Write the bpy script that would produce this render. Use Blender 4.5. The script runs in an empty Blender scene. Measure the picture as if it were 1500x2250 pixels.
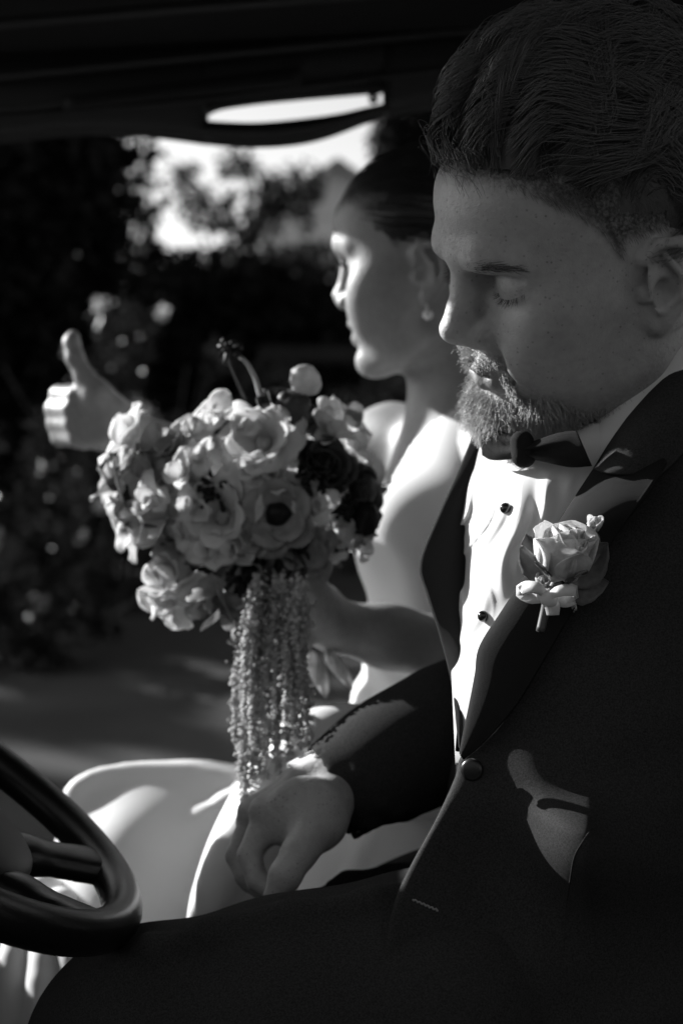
import bpy, math, random
import numpy as np
from mathutils import Vector, Matrix

# ------------------------------------------------------------------ camera, sky, sun
sc = bpy.context.scene
CAM_Z, PITCH, FPX = 1.42, math.radians(-6.0), 3125.0      # 50 mm lens on a 36 mm tall frame
SUN_AZ, SUN_EL = math.radians(33.0), math.radians(23.0)   # sun ahead of the car, a little beyond it
cam_d = bpy.data.cameras.new('camera')
cam = bpy.data.objects.new('camera', cam_d)
sc.collection.objects.link(cam)
cam.location = (0, 0, CAM_Z)
cam.rotation_euler = (math.pi/2 + PITCH, 0, 0)
cam_d.sensor_fit = 'VERTICAL'; cam_d.sensor_height = 36.0; cam_d.lens = 50.0
cam_d.clip_start = 0.05; cam_d.clip_end = 2000.0
cam_d.dof.use_dof = True; cam_d.dof.focus_distance = 0.93; cam_d.dof.aperture_fstop = 5.2
sc.camera = cam

world = bpy.data.worlds.new('World'); sc.world = world; world.use_nodes = True
nt = world.node_tree; bg = nt.nodes['Background']
sky = nt.nodes.new('ShaderNodeTexSky'); sky.sky_type = 'NISHITA'; sky.sun_disc = False
sky.sun_elevation = SUN_EL
S_DIR = Vector((-math.cos(SUN_AZ)*math.cos(SUN_EL), math.sin(SUN_AZ)*math.cos(SUN_EL), math.sin(SUN_EL)))
sky.sun_rotation = math.atan2(S_DIR.x, S_DIR.y)
sky.air_density = 1.0; sky.dust_density = 0.8
bw = nt.nodes.new('ShaderNodeRGBToBW')                     # black-and-white photograph: a grey sky
nt.links.new(sky.outputs[0], bw.inputs[0]); nt.links.new(bw.outputs[0], bg.inputs[0])
bg.inputs[1].default_value = 0.08
sun_d = bpy.data.lights.new('sun', 'SUN'); sun_d.energy = 5.0; sun_d.angle = math.radians(0.53)
sun = bpy.data.objects.new('sun', sun_d); sc.collection.objects.link(sun)
sun.rotation_euler = S_DIR.to_track_quat('Z', 'Y').to_euler()
sc.view_settings.view_transform = 'Standard'; sc.view_settings.look = 'None'
sc.view_settings.exposure = 1.18; sc.view_settings.gamma = 1.0
sc.cycles.use_denoising = True
sc.cycles.max_bounces = 8; sc.cycles.transparent_max_bounces = 16
sc.cycles.sample_clamp_indirect = 4.0

# ------------------------------------------------------------------ helpers
rng = np.random.default_rng(7)
random.seed(7)
FW = np.array((0, math.cos(PITCH), math.sin(PITCH))); UP = np.array((0, -math.sin(PITCH), math.cos(PITCH)))
RX = np.array((1.0, 0, 0)); CL = np.array((0, 0, CAM_Z))
def pc(px, py, D):                                        # picture point at depth D -> metres right, away, up of the lens
    return np.array(((px-750)/FPX*D, D, (1125-py)/FPX*D))
def pcs(rows): return np.array([pc(*r[:3]) for r in rows])
def to_world(V):
    V = np.asarray(V, float).reshape(-1, 3)
    return CL + V[:, :1]*RX + V[:, 1:2]*FW + V[:, 2:3]*UP
def W(px, py, D): return to_world(pc(px, py, D))[0]

def mesh_data(name, V, F, smooth=True):
    me = bpy.data.meshes.new(name)
    V = np.asarray(V, np.float32)
    if isinstance(F, np.ndarray):
        n, k = F.shape
        me.vertices.add(len(V)); me.vertices.foreach_set('co', V.ravel())
        me.loops.add(n*k); me.loops.foreach_set('vertex_index', F.astype(np.int32).ravel())
        me.polygons.add(n); me.polygons.foreach_set('loop_start', np.arange(0, n*k, k, dtype=np.int32))
        me.polygons.foreach_set('loop_total', np.full(n, k, np.int32))
        me.update(calc_edges=True); me.validate()
    else:
        me.from_pydata(V.tolist(), [], F); me.update()
    me.polygons.foreach_set('use_smooth', np.full(len(me.polygons), smooth))
    return me
def new(name, V, F, mat, parent=None, base=None, smooth=True, world_in=False, attrs=None):
    """V in lens-aligned metres (or world metres if world_in); one mesh object."""
    V = np.asarray(V, float).reshape(-1, 3)
    if not world_in: V = to_world(V)
    if parent is not None: origin = np.array(parent.matrix_world.translation)
    origin2 = np.array(base) if base is not None else (V.mean(0) if parent is not None else V.mean(0))
    me = mesh_data(name, V-origin2, F, smooth)
    if attrs:
        for k, a in attrs.items():
            at = me.attributes.new(k, 'FLOAT', 'POINT'); at.data.foreach_set('value', np.asarray(a, np.float32))
    o = bpy.data.objects.new(name, me); sc.collection.objects.link(o)
    if mat is not None: me.materials.append(mat)
    if parent is not None:
        o.parent = parent; o.location = origin2-origin
        o['_w'] = 0; del o['_w']
    else: o.location = origin2
    o.matrix_world = Matrix.Translation(Vector(origin2))
    return o
def tag(o, label=None, cat=None, group=None, kind=None):
    if label: o['label'] = label
    if cat: o['category'] = cat
    if group: o['group'] = group
    if kind: o['kind'] = kind
    return o
def empty(name, loc, label=None, cat=None, group=None):
    o = bpy.data.objects.new(name, None); sc.collection.objects.link(o)
    o.location = loc; o.matrix_world = Matrix.Translation(Vector(loc)); o.empty_display_size = .05
    return tag(o, label, cat, group)
def link_copy(name, me, parent, M):
    """an object sharing mesh data, parented, with world matrix M"""
    o = bpy.data.objects.new(name, me); sc.collection.objects.link(o)
    if parent is not None:
        o.parent = parent
        o.matrix_local = parent.matrix_world.inverted() @ M
    o.matrix_world = M
    return o

class Geo:
    """collects polygons"""
    def __init__(s): s.V = []; s.F = []; s.n = 0
    def add(s, V, F):
        V = np.asarray(V, float); s.V.append(V); s.F.extend([tuple(int(i)+s.n for i in f) for f in F]); s.n += len(V)
    def verts(s): return np.concatenate(s.V)
    def tube(s, pts, r, n=8, cap=True):
        pts = np.asarray(pts, float); m = len(pts)
        r = np.full(m, r) if np.isscalar(r) else np.asarray(r, float)
        T = np.gradient(pts, axis=0); T /= np.linalg.norm(T, axis=1)[:, None]+1e-12
        up = np.array((0.13, .31, .94)); N = np.cross(T[0], up); N /= np.linalg.norm(N)
        V = []
        for i in range(m):
            N = N-T[i]*N.dot(T[i]); N /= np.linalg.norm(N)+1e-12; B = np.cross(T[i], N)
            a = np.arange(n)*2*math.pi/n
            V.append(pts[i]+r[i]*(np.cos(a)[:, None]*N+np.sin(a)[:, None]*B))
        F = [(i*n+j, i*n+(j+1) % n, (i+1)*n+(j+1) % n, (i+1)*n+j) for i in range(m-1) for j in range(n)]
        if cap: F += [tuple(range(n))[::-1], tuple((m-1)*n+j for j in range(n))]
        s.add(np.concatenate(V), F)
    def grid(s, P, thick=0.0, flip=False, vec=None):
        """P[a,b,3] sheet; thick gives it a back face along its normals"""
        a, b = P.shape[:2]
        idx = np.arange(a*b).reshape(a, b)
        q = [(idx[i, j], idx[i+1, j], idx[i+1, j+1], idx[i, j+1]) for i in range(a-1) for j in range(b-1)]
        if flip: q = [f[::-1] for f in q]
        V = P.reshape(-1, 3)
        if thick:
            du = np.gradient(P, axis=0); dv = np.gradient(P, axis=1)
            N = np.cross(du, dv); N /= np.linalg.norm(N, axis=2)[:, :, None]+1e-12
            if flip: N = -N
            V2 = (P-N*thick if vec is None else P+np.array(vec)).reshape(-1, 3); off = a*b
            q2 = [tuple(i+off for i in f[::-1]) for f in q]
            rim = list(idx[0, :])+list(idx[1:, -1])+list(idx[-1, -2::-1])+list(idx[-2:0:-1, 0])
            q3 = [(rim[k], rim[(k+1) % len(rim)], rim[(k+1) % len(rim)]+off, rim[k]+off) for k in range(len(rim))]
            if not flip: q3 = [f for f in q3]
            else: q3 = [f[::-1] for f in q3]
            s.add(np.concatenate((V, V2)), q+q2+q3)
        else: s.add(V, q)
    def strands(s, P, r0, r1, n=3):
        """P[k,m,3] hair strands as thin tapering tubes, vectorised"""
        k, m = P.shape[:2]
        T = np.gradient(P, axis=1); T /= np.linalg.norm(T, axis=2, keepdims=True)+1e-12
        ref = np.array((.2, .35, .91)); N = np.cross(T, ref); N /= np.linalg.norm(N, axis=2, keepdims=True)+1e-12
        B = np.cross(T, N); t = np.linspace(0, 1, m)
        r0 = np.asarray(r0).reshape(-1, 1); r1 = np.asarray(r1).reshape(-1, 1)
        r = (r0*(1-t)+r1*t)[:, :, None, None]
        a = np.arange(n)*2*math.pi/n
        V = P[:, :, None, :]+r*(np.cos(a)[None, None, :, None]*N[:, :, None, :]+np.sin(a)[None, None, :, None]*B[:, :, None, :])
        base = (np.arange(k)*m*n)[:, None, None, None]; i = np.arange(m-1)[None, :, None, None]*n; j = np.arange(n)[None, None, :, None]; j2 = (j+1) % n
        Q = np.concatenate((base+i+j, base+i+j2, base+i+n+j2, base+i+n+j), axis=3).reshape(-1, 4)
        return V.reshape(-1, 3), Q

def rbf(pts):
    """thin-plate depth surface through (px,py,D) control points"""
    A = np.array(pts, float); X = A[:, :2]/1000.0; d = A[:, 2]
    def K(r2): return .5*r2*np.log(r2+1e-9)
    n = len(A); M = np.zeros((n+3, n+3)); r2 = ((X[:, None]-X[None])**2).sum(2)
    M[:n, :n] = K(r2)+np.eye(n)*1e-4; M[:n, n] = 1; M[:n, n+1:] = X; M[n, :n] = 1; M[n+1:, :n] = X.T
    w = np.linalg.solve(M, np.r_[d, 0, 0, 0])
    def f(px, py):
        px = np.asarray(px, float); py = np.asarray(py, float); Q = np.stack((px, py), -1)/1000.0
        r2 = ((Q[..., None, :]-X)**2).sum(-1)
        return K(r2)@w[:n]+w[n]+Q@w[n+1:]
    return f
def curve(pts, n):
    """smooth (Catmull-Rom) resampling of a polyline of any dimension"""
    P = np.asarray(pts, float); P = np.vstack((2*P[0]-P[1], P, 2*P[-1]-P[-2])); m = len(P)-3
    L = np.r_[0, np.cumsum(np.linalg.norm(np.diff(P[1:-1, :], axis=0), axis=1))]
    t = np.interp(np.linspace(0, L[-1], n), L, np.arange(m+1)); i = np.minimum(t.astype(int), m-1); u = (t-i)[:, None]
    a, b, c, d = P[i], P[i+1], P[i+2], P[i+3]
    return .5*((2*b)+(-a+c)*u+(2*a-5*b+4*c-d)*u*u+(-a+3*b-3*c+d)*u**3)

# ---- signed-distance sculpting on a grid, meshed with surface nets
class Field:
    def __init__(s, lo, hi, h):
        s.lo = np.array(lo, float); s.h = h; s.n = np.ceil((np.array(hi)-s.lo)/h).astype(int)+1
        s.F = np.full(s.n, .06, np.float32)
        s.ax = [(s.lo[i]+h*np.arange(s.n[i])).astype(np.float32) for i in range(3)]
    def block(s, lo, hi):
        i0 = np.clip(((np.array(lo)-s.lo)/s.h).astype(int), 0, s.n-1); i1 = np.clip(((np.array(hi)-s.lo)/s.h).astype(int)+2, 1, s.n)
        sl = tuple(slice(a, b) for a, b in zip(i0, i1))
        return sl, (s.ax[0][sl[0]][:, None, None], s.ax[1][sl[1]][None, :, None], s.ax[2][sl[2]][None, None, :])
    def put(s, d, sl, k, sub=False):
        A = s.F[sl]
        if sub:
            d = -d; hh = np.maximum(k-np.abs(A-d), 0)/k; s.F[sl] = np.maximum(A, d)+hh*hh*k*.25
        else:
            hh = np.maximum(k-np.abs(A-d), 0)/k; s.F[sl] = np.minimum(A, d)-hh*hh*k*.25
    def ell(s, c, r, k=.01, sub=False, R=None):
        c = np.array(c, float); r = np.array(r, float); e = (max(r) if R is not None else r)+k+.012
        sl, (X, Y, Z) = s.block(c-e, c+e)
        if 0 in s.F[sl].shape: return
        X, Y, Z = X-c[0], Y-c[1], Z-c[2]
        if R is not None: X, Y, Z = (R[0, i]*X+R[1, i]*Y+R[2, i]*Z for i in range(3))
        k0 = np.sqrt((X/r[0])**2+(Y/r[1])**2+(Z/r[2])**2); k1 = np.sqrt((X/r[0]**2)**2+(Y/r[1]**2)**2+(Z/r[2]**2)**2)+1e-9
        s.put((k0*(k0-1)/k1).astype(np.float32), sl, k, sub)
    def cone(s, a, b, ra, rb, k=.01, sub=False, flat=None):
        a = np.array(a, float); b = np.array(b, float); e = max(ra, rb)+k+.012
        sl, (X, Y, Z) = s.block(np.minimum(a, b)-e, np.maximum(a, b)+e)
        if 0 in s.F[sl].shape: return
        u = b-a; L = u.dot(u)+1e-12
        t = np.clip(((X-a[0])*u[0]+(Y-a[1])*u[1]+(Z-a[2])*u[2])/L, 0, 1)
        d = np.sqrt((X-a[0]-t*u[0])**2+(Y-a[1]-t*u[1])**2+(Z-a[2]-t*u[2])**2)-(ra+(rb-ra)*t)
        s.put(d.astype(np.float32), sl, k, sub)
    def chain(s, P, r, k=.01, sub=False):
        for i in range(len(P)-1): s.cone(P[i], P[i+1], r[i] if not np.isscalar(r) else r, r[i+1] if not np.isscalar(r) else r, k, sub)
    def mesh(s, smooth=2):
        F = s.F; S = F < 0; n = s.n
        c = np.zeros(n-1, np.int8)
        for i in (0, 1):
            for j in (0, 1):
                for k in (0, 1): c += S[i:n[0]-1+i, j:n[1]-1+j, k:n[2]-1+k]
        act = (c > 0) & (c < 8); idx = np.argwhere(act); N = len(idx)
        cid = np.full(n-1, -1, np.int32); cid[act] = np.arange(N)
        off = np.array([(i, j, k) for i in (0, 1) for j in (0, 1) for k in (0, 1)])
        vals = np.stack([F[idx[:, 0]+o[0], idx[:, 1]+o[1], idx[:, 2]+o[2]] for o in off], 1)
        P = np.zeros((N, 3)); cnt = np.zeros(N)
        for a in range(8):
            for b in range(a+1, 8):
                if np.abs(off[a]-off[b]).sum() != 1: continue
                va, vb = vals[:, a], vals[:, b]; m = (va < 0) != (vb < 0)
                t = np.where(m, va/(va-vb+1e-20), 0)[:, None]
                P += np.where(m[:, None], off[a]+t*(off[b]-off[a]), 0); cnt += m
        V = s.lo+(idx+P/cnt[:, None])*s.h
        Q = []
        for ax in range(3):
            o1, o2 = [(1, 2), (2, 0), (0, 1)][ax]
            sh = [slice(None)]*3; sh2 = [slice(None)]*3; sh[ax] = slice(0, -1); sh2[ax] = slice(1, None)
            A, B = S[tuple(sh)], S[tuple(sh2)]
            for up in (True, False):
                e = np.argwhere(A & ~B if up else ~A & B)
                e = e[(e[:, o1] > 0) & (e[:, o2] > 0) & (e[:, o1] < n[o1]-1) & (e[:, o2] < n[o2]-1)]
                d1 = np.zeros(3, int); d1[o1] = 1; d2 = np.zeros(3, int); d2[o2] = 1
                g = lambda q: cid[q[:, 0], q[:, 1], q[:, 2]]
                q = np.stack((g(e-d1-d2), g(e-d2), g(e), g(e-d1)), 1)
                Q.append(q if up else q[:, ::-1])
        Q = np.concatenate(Q); Q = Q[(Q >= 0).all(1)]
        for _ in range(smooth):
            acc = np.zeros_like(V); w = np.zeros(len(V))
            for i in range(4):
                for j in (1, 3):
                    np.add.at(acc, Q[:, i], V[Q[:, (i+j) % 4]]); np.add.at(w, Q[:, i], 1)
            V = .5*V+.5*acc/np.maximum(w, 1)[:, None]
        return V, Q
def vnormals(V, Q):
    n = np.cross(V[Q[:, 2]]-V[Q[:, 0]], V[Q[:, 3]]-V[Q[:, 1]]); N = np.zeros_like(V)
    for i in range(4): np.add.at(N, Q[:, i], n)
    return N/(np.linalg.norm(N, axis=1)[:, None]+1e-12)
def smooth_noise(P, scale, seed=0, octs=3):
    """cheap smooth 3-D noise from summed sines, about -1..1"""
    g = np.random.default_rng(seed); P = np.asarray(P, float); out = np.zeros(P.shape[:-1]); a = 1.0; tot = 0
    for o in range(octs):
        for _ in range(4):
            k = g.normal(size=3); k *= scale*2**o/np.linalg.norm(k)*g.uniform(.7, 1.4)
            out += a*np.sin(P@k+g.uniform(0, 6.28)); tot += a*.5
        a *= .5
    return out/tot*.7
def sstep(a, b, x):
    t = np.clip((x-a)/(b-a), 0, 1); return t*t*(3-2*t)

# ------------------------------------------------------------------ materials (the photograph is black and white)
def mat(name, v, rough=.6, spec=.3, bump=0, bscale=200, var=0, vscale=20, sheen=0, sss=0, trans=0, coat=0, metal=0, build=None):
    m = bpy.data.materials.new(name); m.use_nodes = True; t = m.node_tree; b = t.nodes['Principled BSDF']
    b.inputs['Base Color'].default_value = (v, v, v, 1); b.inputs['Roughness'].default_value = rough
    b.inputs['Specular IOR Level'].default_value = spec; b.inputs['Metallic'].default_value = metal
    if sheen: b.inputs['Sheen Weight'].default_value = sheen; b.inputs['Sheen Roughness'].default_value = .4
    if sss:
        b.inputs['Subsurface Weight'].default_value = sss; b.inputs['Subsurface Radius'].default_value = (1, 1, 1); b.inputs['Subsurface Scale'].default_value = .003
    if coat: b.inputs['Coat Weight'].default_value = coat; b.inputs['Coat Roughness'].default_value = .15
    tc = t.nodes.new('ShaderNodeTexCoord')
    if var:
        n = t.nodes.new('ShaderNodeTexNoise'); n.inputs['Scale'].default_value = vscale; n.inputs['Detail'].default_value = 4
        r = t.nodes.new('ShaderNodeMapRange'); r.inputs[1].default_value = .3; r.inputs[2].default_value = .7
        r.inputs[3].default_value = v*(1-var); r.inputs[4].default_value = v*(1+var)
        t.links.new(tc.outputs['Object'], n.inputs['Vector']); t.links.new(n.outputs['Fac'], r.inputs[0]); t.links.new(r.outputs[0], b.inputs['Base Color'])
    if bump:
        n = t.nodes.new('ShaderNodeTexNoise'); n.inputs['Scale'].default_value = bscale; n.inputs['Detail'].default_value = 3
        u = t.nodes.new('ShaderNodeBump'); u.inputs['Strength'].default_value = bump; u.inputs['Distance'].default_value = .002
        t.links.new(tc.outputs['Object'], n.inputs['Vector']); t.links.new(n.outputs['Fac'], u.inputs['Height']); t.links.new(u.outputs[0], b.inputs['Normal'])
    if trans:                                              # thin leaves, petals, cloth: some light passes through
        tr = t.nodes.new('ShaderNodeBsdfTranslucent'); mx = t.nodes.new('ShaderNodeMixShader'); mx.inputs[0].default_value = trans
        src = b.inputs['Base Color']
        if src.is_linked: t.links.new(src.links[0].from_socket, tr.inputs[0])
        else: tr.inputs[0].default_value = (v, v, v, 1)
        t.links.new(b.outputs[0], mx.inputs[1]); t.links.new(tr.outputs[0], mx.inputs[2]); t.links.new(mx.outputs[0], t.nodes['Material Output'].inputs[0])
    if build: build(t, b, tc)
    return m
def skin_build(base, lipv, hairv, freckle):
    def f(t, b, tc):
        N = t.nodes; L = t.links
        def math_(op, a, c):
            n = N.new('ShaderNodeMath'); n.operation = op
            for i, x in enumerate((a, c)):
                if isinstance(x, (int, float)): n.inputs[i].default_value = x
                else: L.new(x, n.inputs[i])
            return n.outputs[0]
        def noise(scale, detail=3):
            n = N.new('ShaderNodeTexNoise'); n.inputs['Scale'].default_value = scale; n.inputs['Detail'].default_value = detail
            L.new(tc.outputs['Object'], n.inputs['Vector']); return n.outputs['Fac']
        def rang(x, a, c, d, e):
            n = N.new('ShaderNodeMapRange'); n.inputs[1].default_value = a; n.inputs[2].default_value = c; n.inputs[3].default_value = d; n.inputs[4].default_value = e
            L.new(x, n.inputs[0]); return n.outputs[0]
        def attr(nm):
            n = N.new('ShaderNodeAttribute'); n.attribute_name = nm; return n.outputs['Fac']
        col = math_('MULTIPLY', math_('MULTIPLY', rang(noise(28), .3, .7, .88, 1.10), rang(noise(160, 4), .3, .7, .93, 1.07)), base)
        if freckle:
            v = N.new('ShaderNodeTexVoronoi'); v.inputs['Scale'].default_value = 330; v.inputs['Randomness'].default_value = 1
            L.new(tc.outputs['Object'], v.inputs['Vector'])
            spot = rang(v.outputs['Distance'], .16, .34, 1, 0)
            sep = N.new('ShaderNodeSeparateColor'); L.new(v.outputs['Color'], sep.inputs[0])
            spot = math_('MULTIPLY', spot, rang(sep.outputs[0], .72, 1.0, 0, 1))
            col = math_('MULTIPLY', col, math_('SUBTRACT', 1.0, math_('MULTIPLY', spot, freckle)))
        mx = N.new('ShaderNodeMix'); mx.data_type = 'FLOAT'; L.new(attr('lip'), mx.inputs[0]); L.new(col, mx.inputs[2]); mx.inputs[3].default_value = lipv
        st = math_('MULTIPLY', attr('scalp'), rang(noise(420, 2), .35, .62, .55, 1.0))
        m2 = N.new('ShaderNodeMix'); m2.data_type = 'FLOAT'; L.new(st, m2.inputs[0]); L.new(mx.outputs[0], m2.inputs[2]); m2.inputs[3].default_value = hairv
        L.new(m2.outputs[0], b.inputs['Base Color'])
        u = N.new('ShaderNodeBump'); u.inputs['Strength'].default_value = .65; u.inputs['Distance'].default_value = .0008
        h = math_('ADD', math_('MULTIPLY', noise(900, 2), .6), noise(330, 3)); L.new(h, u.inputs['Height']); L.new(u.outputs[0], b.inputs['Normal'])
    return f
M = dict(
    skin=mat('groom_skin', .36, .5, .35, sss=.25, build=skin_build(.36, .22, .045, .42)),
    bskin=mat('bride_skin', .27, .45, .4, sss=.25, build=skin_build(.27, .20, .03, 0)),
    hair=mat('brown_hair', .085, .33, .5), beard=mat('sandy_beard_hair', .32, .45, .5), brow=mat('eyebrow_hair', .08, .5, .3),
    bhair=mat('black_hair', .012, .34, .6),
    wool=mat('black_suit_wool', .036, .9, .04, bump=.35, bscale=2400, var=.35, vscale=900),
    satin=mat('black_lapel_cloth', .018, .8, .06, bump=.5, bscale=2600),
    shirt=mat('white_shirt_cotton', .66, .8, .2, trans=.12),
    dress=mat('white_bridal_satin', .78, .5, .35, trans=.1),
    stud=mat('black_onyx', .01, .08, .7), plastic=mat('black_button', .012, .3, .5),
    leather=mat('black_wheel_leather', .006, .28, .35, bump=.12, bscale=900),
    hub=mat('dark_grey_hub_plastic', .02, .55, .3), trim=mat('dark_interior_trim', .02, .6, .35), liner=mat('dark_headliner', .02, .9, .1, bump=.2, bscale=500),
    seat=mat('dark_seat_leather', .03, .5, .4, bump=.2, bscale=400), pearl=mat('pearl', .75, .2, .6, coat=.5),
    chrome=mat('polished_metal', .7, .15, .5, metal=1.0),
)
# ------------------------------------------------------------------ heads
def pose(yaw, pitch, roll):
    yaw, pitch, roll = map(math.radians, (yaw, pitch, roll))
    f0 = np.array((-math.cos(yaw), -math.sin(yaw), 0)); z = np.array((0, 0, 1.0))
    f = math.cos(pitch)*f0-math.sin(pitch)*z; u = math.sin(pitch)*f0+math.cos(pitch)*z; l = np.cross(u, f)
    return np.stack((f, math.cos(roll)*l+math.sin(roll)*u, math.cos(roll)*u-math.sin(roll)*l), 1)
def head_field(h, male=True, neck=None, open_mouth=False):
    """x forward, y to the person's left, z up, origin between the ears"""
    f = Field((-.125, -.1, -.235), (.14, .1, .15), h)
    X, Y, Z = f.ax[0][:, None, None], f.ax[1][None, :, None], f.ax[2][None, None, :]
    # skull
    f.ell((-.002, 0, .044), (.100, .0755, .088), .02)
    # face: a stack of rounded slices with the profile line as its front
    zk = np.array([-.118, -.110, -.100, -.090, -.078, -.066, -.056, -.047, -.035, -.015, .005, .020, .032, .046, .065, .09])
    fk = np.array([.055, .076, .089, .0935, .0895, .0955, .0965, .0985, .0975, .0925, .089, .0895, .0945, .1005, .1015, .096])
    wk = np.array([.016, .024, .033, .041, .049, .055, .0585, .061, .0645, .068, .069, .069, .069, .069, .070, .070])
    if not male: fk = fk+np.interp(zk, [-.11, .02, .05, .09], [-.003, .000, -.001, .0]); wk = wk*np.interp(zk, [-.12, -.04, .0], [.9, .94, .98])
    bk = np.interp(zk, [-.12, -.06, -.02, .05], [.03, .032, .05, .085])
    z = f.ax[2]; fr = np.interp(z, zk, fk)[None, None, :]; w = np.interp(z, zk, wk)[None, None, :]; bb = np.interp(z, zk, bk)[None, None, :]
    xc = .012; dx = X-xc; a = np.where(dx > 0, fr-xc, bb); p = 2.25
    g = (np.abs(dx/a)**p+np.abs(Y/w)**p+1e-9)**(1/p)
    d = (g-1)*np.minimum(fr-xc, w)*.9
    lowz = (-.116-Z); hhk = .012
    def smax(A, B, k): hh = np.maximum(k-np.abs(A-B), 0)/k; return np.maximum(A, B)+hh*hh*k*.25
    d = smax(d, lowz+0*d, .012); d = smax(d, (Z-.09)+0*d, .02)
    jaw = ((-.112+(.085-X)*.45)-Z)*.91
    d = smax(d, jaw+0*d, .016)
    f.put(d.astype(np.float32), (slice(None),)*3, .02)
    for sgn in (1, -1):
        q = lambda x, y, z_: (x, sgn*y, z_)
        # cheekbone, jaw line
        f.ell(q(.050, .0495, -.006), (.030, .017, .018), .028)
        f.chain([q(-.002, .0545, -.035), q(.008, .0475, -.066), q(.042, .0345, -.087), q(.072, .018, -.0995)], [.009, .0115, .012, .012], .028)
        f.ell(q(.058, .036, -.042), (.030, .020, .030), .03)
        # brow ridge
        bz = .034 if male else .038
        f.chain([q(.096, .008, bz-.001), q(.0925, .024, bz+.001), q(.080, .043, bz-.004)], [.007, .008, .007] if male else [.006, .006, .006], .016)
        # eye socket and lids
        f.ell(q(.1005, .033, .0120), (.013, .021, .009), .016, sub=True)
        f.ell(q(.0915, .014, .016), (.007, .006, .009), .010, sub=True)
        E = np.array(q(.0745, .0315, .014))
        f.ell(E+np.array((-.001, sgn*.0025, 0)), (.0132, .0180, .0115), .006)
        sl, (bx, by, bz_) = f.block(E-.026, E+.026)
        r = np.sqrt((bx-E[0]+.001)**2+((by-E[1]-sgn*.0025)*.76)**2+((bz_-E[2])*1.18)**2)
        tilt = .55 if male else .15
        hs = -((bz_-E[2])+tilt*(bx-E[0])-.10*((by-E[1])*sgn))*.85
        f.put(smax(r-.0141, hs, .0012).astype(np.float32), sl, .0022)
        th = np.linspace(-1.0, 1.05, 9); R_ = .0158; el = .55
        f.chain([E+np.array((R_*math.cos(el)*math.cos(t*.9), sgn*(R_*1.30*math.sin(t*.9)+.0025), R_*math.sin(el)*math.cos(t*.55))) for t in th], .0011, .003, sub=True)
        # nose wing, nostril
        f.ell(q(.1015, .0125, -.0255), (.0105, .0072, .0078), .006)
        f.ell(q(.0955, .0155, -.0215), (.0085, .0065, .0095), .010)
        f.ell(q(.1065, .0065, -.0345), (.006, .0036, .005), .003, sub=True)
        # nasolabial fold
        f.chain([q(.0995, .0215, -.025), q(.0965, .0275, -.040), q(.090, .033, -.056)], [.0008, .0008, .0005], .010, sub=True)
        qe = lambda x, y, z_: (x+.002, sgn*y, z_-.008)
        # ear
        f.chain([qe(.003, .0705, .010), qe(.004, .076, .024), qe(-.007, .082, .033), qe(-.021, .086, .031), qe(-.031, .088, .017), qe(-.031, .086, -.001), qe(-.024, .081, -.015), qe(-.011, .076, -.026)],
                [.0030, .0036, .0040, .0040, .0040, .0036, .0034, .004], .003)
        an = math.radians(20)*sgn; Re = np.array(((math.cos(an), math.sin(an), 0), (-math.sin(an), math.cos(an), 0), (0, 0, 1.0))).T
        f.ell(qe(-.013, .0765, .005), (.020, .0036, .028), .004, R=Re)
        f.ell(qe(-.007, .0745, -.026), (.0095, .0042, .0095), .004)
        f.ell(qe(-.016, .070, .002), (.014, .010, .022), .008)
        f.ell(qe(-.0065, .0835, -.003), (.0095, .0085, .012), .003, sub=True)
        f.ell(qe(-.012, .088, .018), (.012, .006, .007), .003, sub=True)
        f.chain([qe(-.010, .083, .024), qe(-.0205, .0855, .008), qe(-.0185, .082, -.008), qe(-.008, .078, -.0165)], [.0026, .003, .003, .0034], .003)
        f.ell(qe(.0035, .0745, -.002), (.0042, .0042, .0062), .003)
    # nose
    if male:
        f.chain([(.0955, 0, .030), (.0990, 0, .012), (.1055, 0, -.004), (.1110, 0, -.0165)], [.0085, .0078, .0085, .0108], .009)
        f.ell((.1115, 0, -.0175), (.0115, .0105, .0100), .006)
    else:
        f.chain([(.0935, 0, .027), (.0980, 0, .008), (.1075, 0, -.0135)], [.0075, .0066, .0088], .009)
        f.ell((.1085, 0, -.0155), (.0100, .0090, .0085), .006)
    f.chain([(.112, 0, -.024), (.102, 0, -.033)], [.004, .0045], .005)
    # lips and chin
    gap = .0035 if open_mouth else 0.0
    sm = 0.0 if male else .0042                            # her mouth corners lift in a smile
    for sgn in (1, -1):
        q = lambda x, y, z_: (x, sgn*y, z_)
        f.chain([q(.079, .0235, -.0575+sm), q(.0945, .012, -.0520+gap*.3), q(.0980, .004, -.0505+gap*.3), q(.0975, 0, -.0512+gap*.3)], [.0020, .0048, .0056, .0054], .006)
        f.chain([q(.079, .0232, -.0580+sm), q(.0930, .0125, -.0630-gap), q(.0955, 0, -.0645-gap)], [.0020, .0058, .0068], .006)
        f.chain([q(.0855, .0265, -.0575+sm), q(.0985, .0125, -.0572), q(.1045, 0, -.0578)], [.0006, .0007+gap*.4, .0008+gap*.6], .003, sub=True)
    if not male:
        for sgn in (1, -1): f.ell((.063, sgn*.041, -.022), (.022, .017, .017), .018)
    f.ell((.083, 0, -.0955), (.0155, .0225, .0150), .014)
    f.chain([(.1035, 0, -.037), (.1045, 0, -.046)], [.0022, .0022], .006, sub=True)
    # neck
    nk = neck if neck is not None else [(-.022, 0, -.02), (-.03, 0, -.10), (-.05, 0, -.22)]
    rn = .057 if male else .047
    f.chain(nk, [rn, rn, rn*1.12], .03)
    return f
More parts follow.
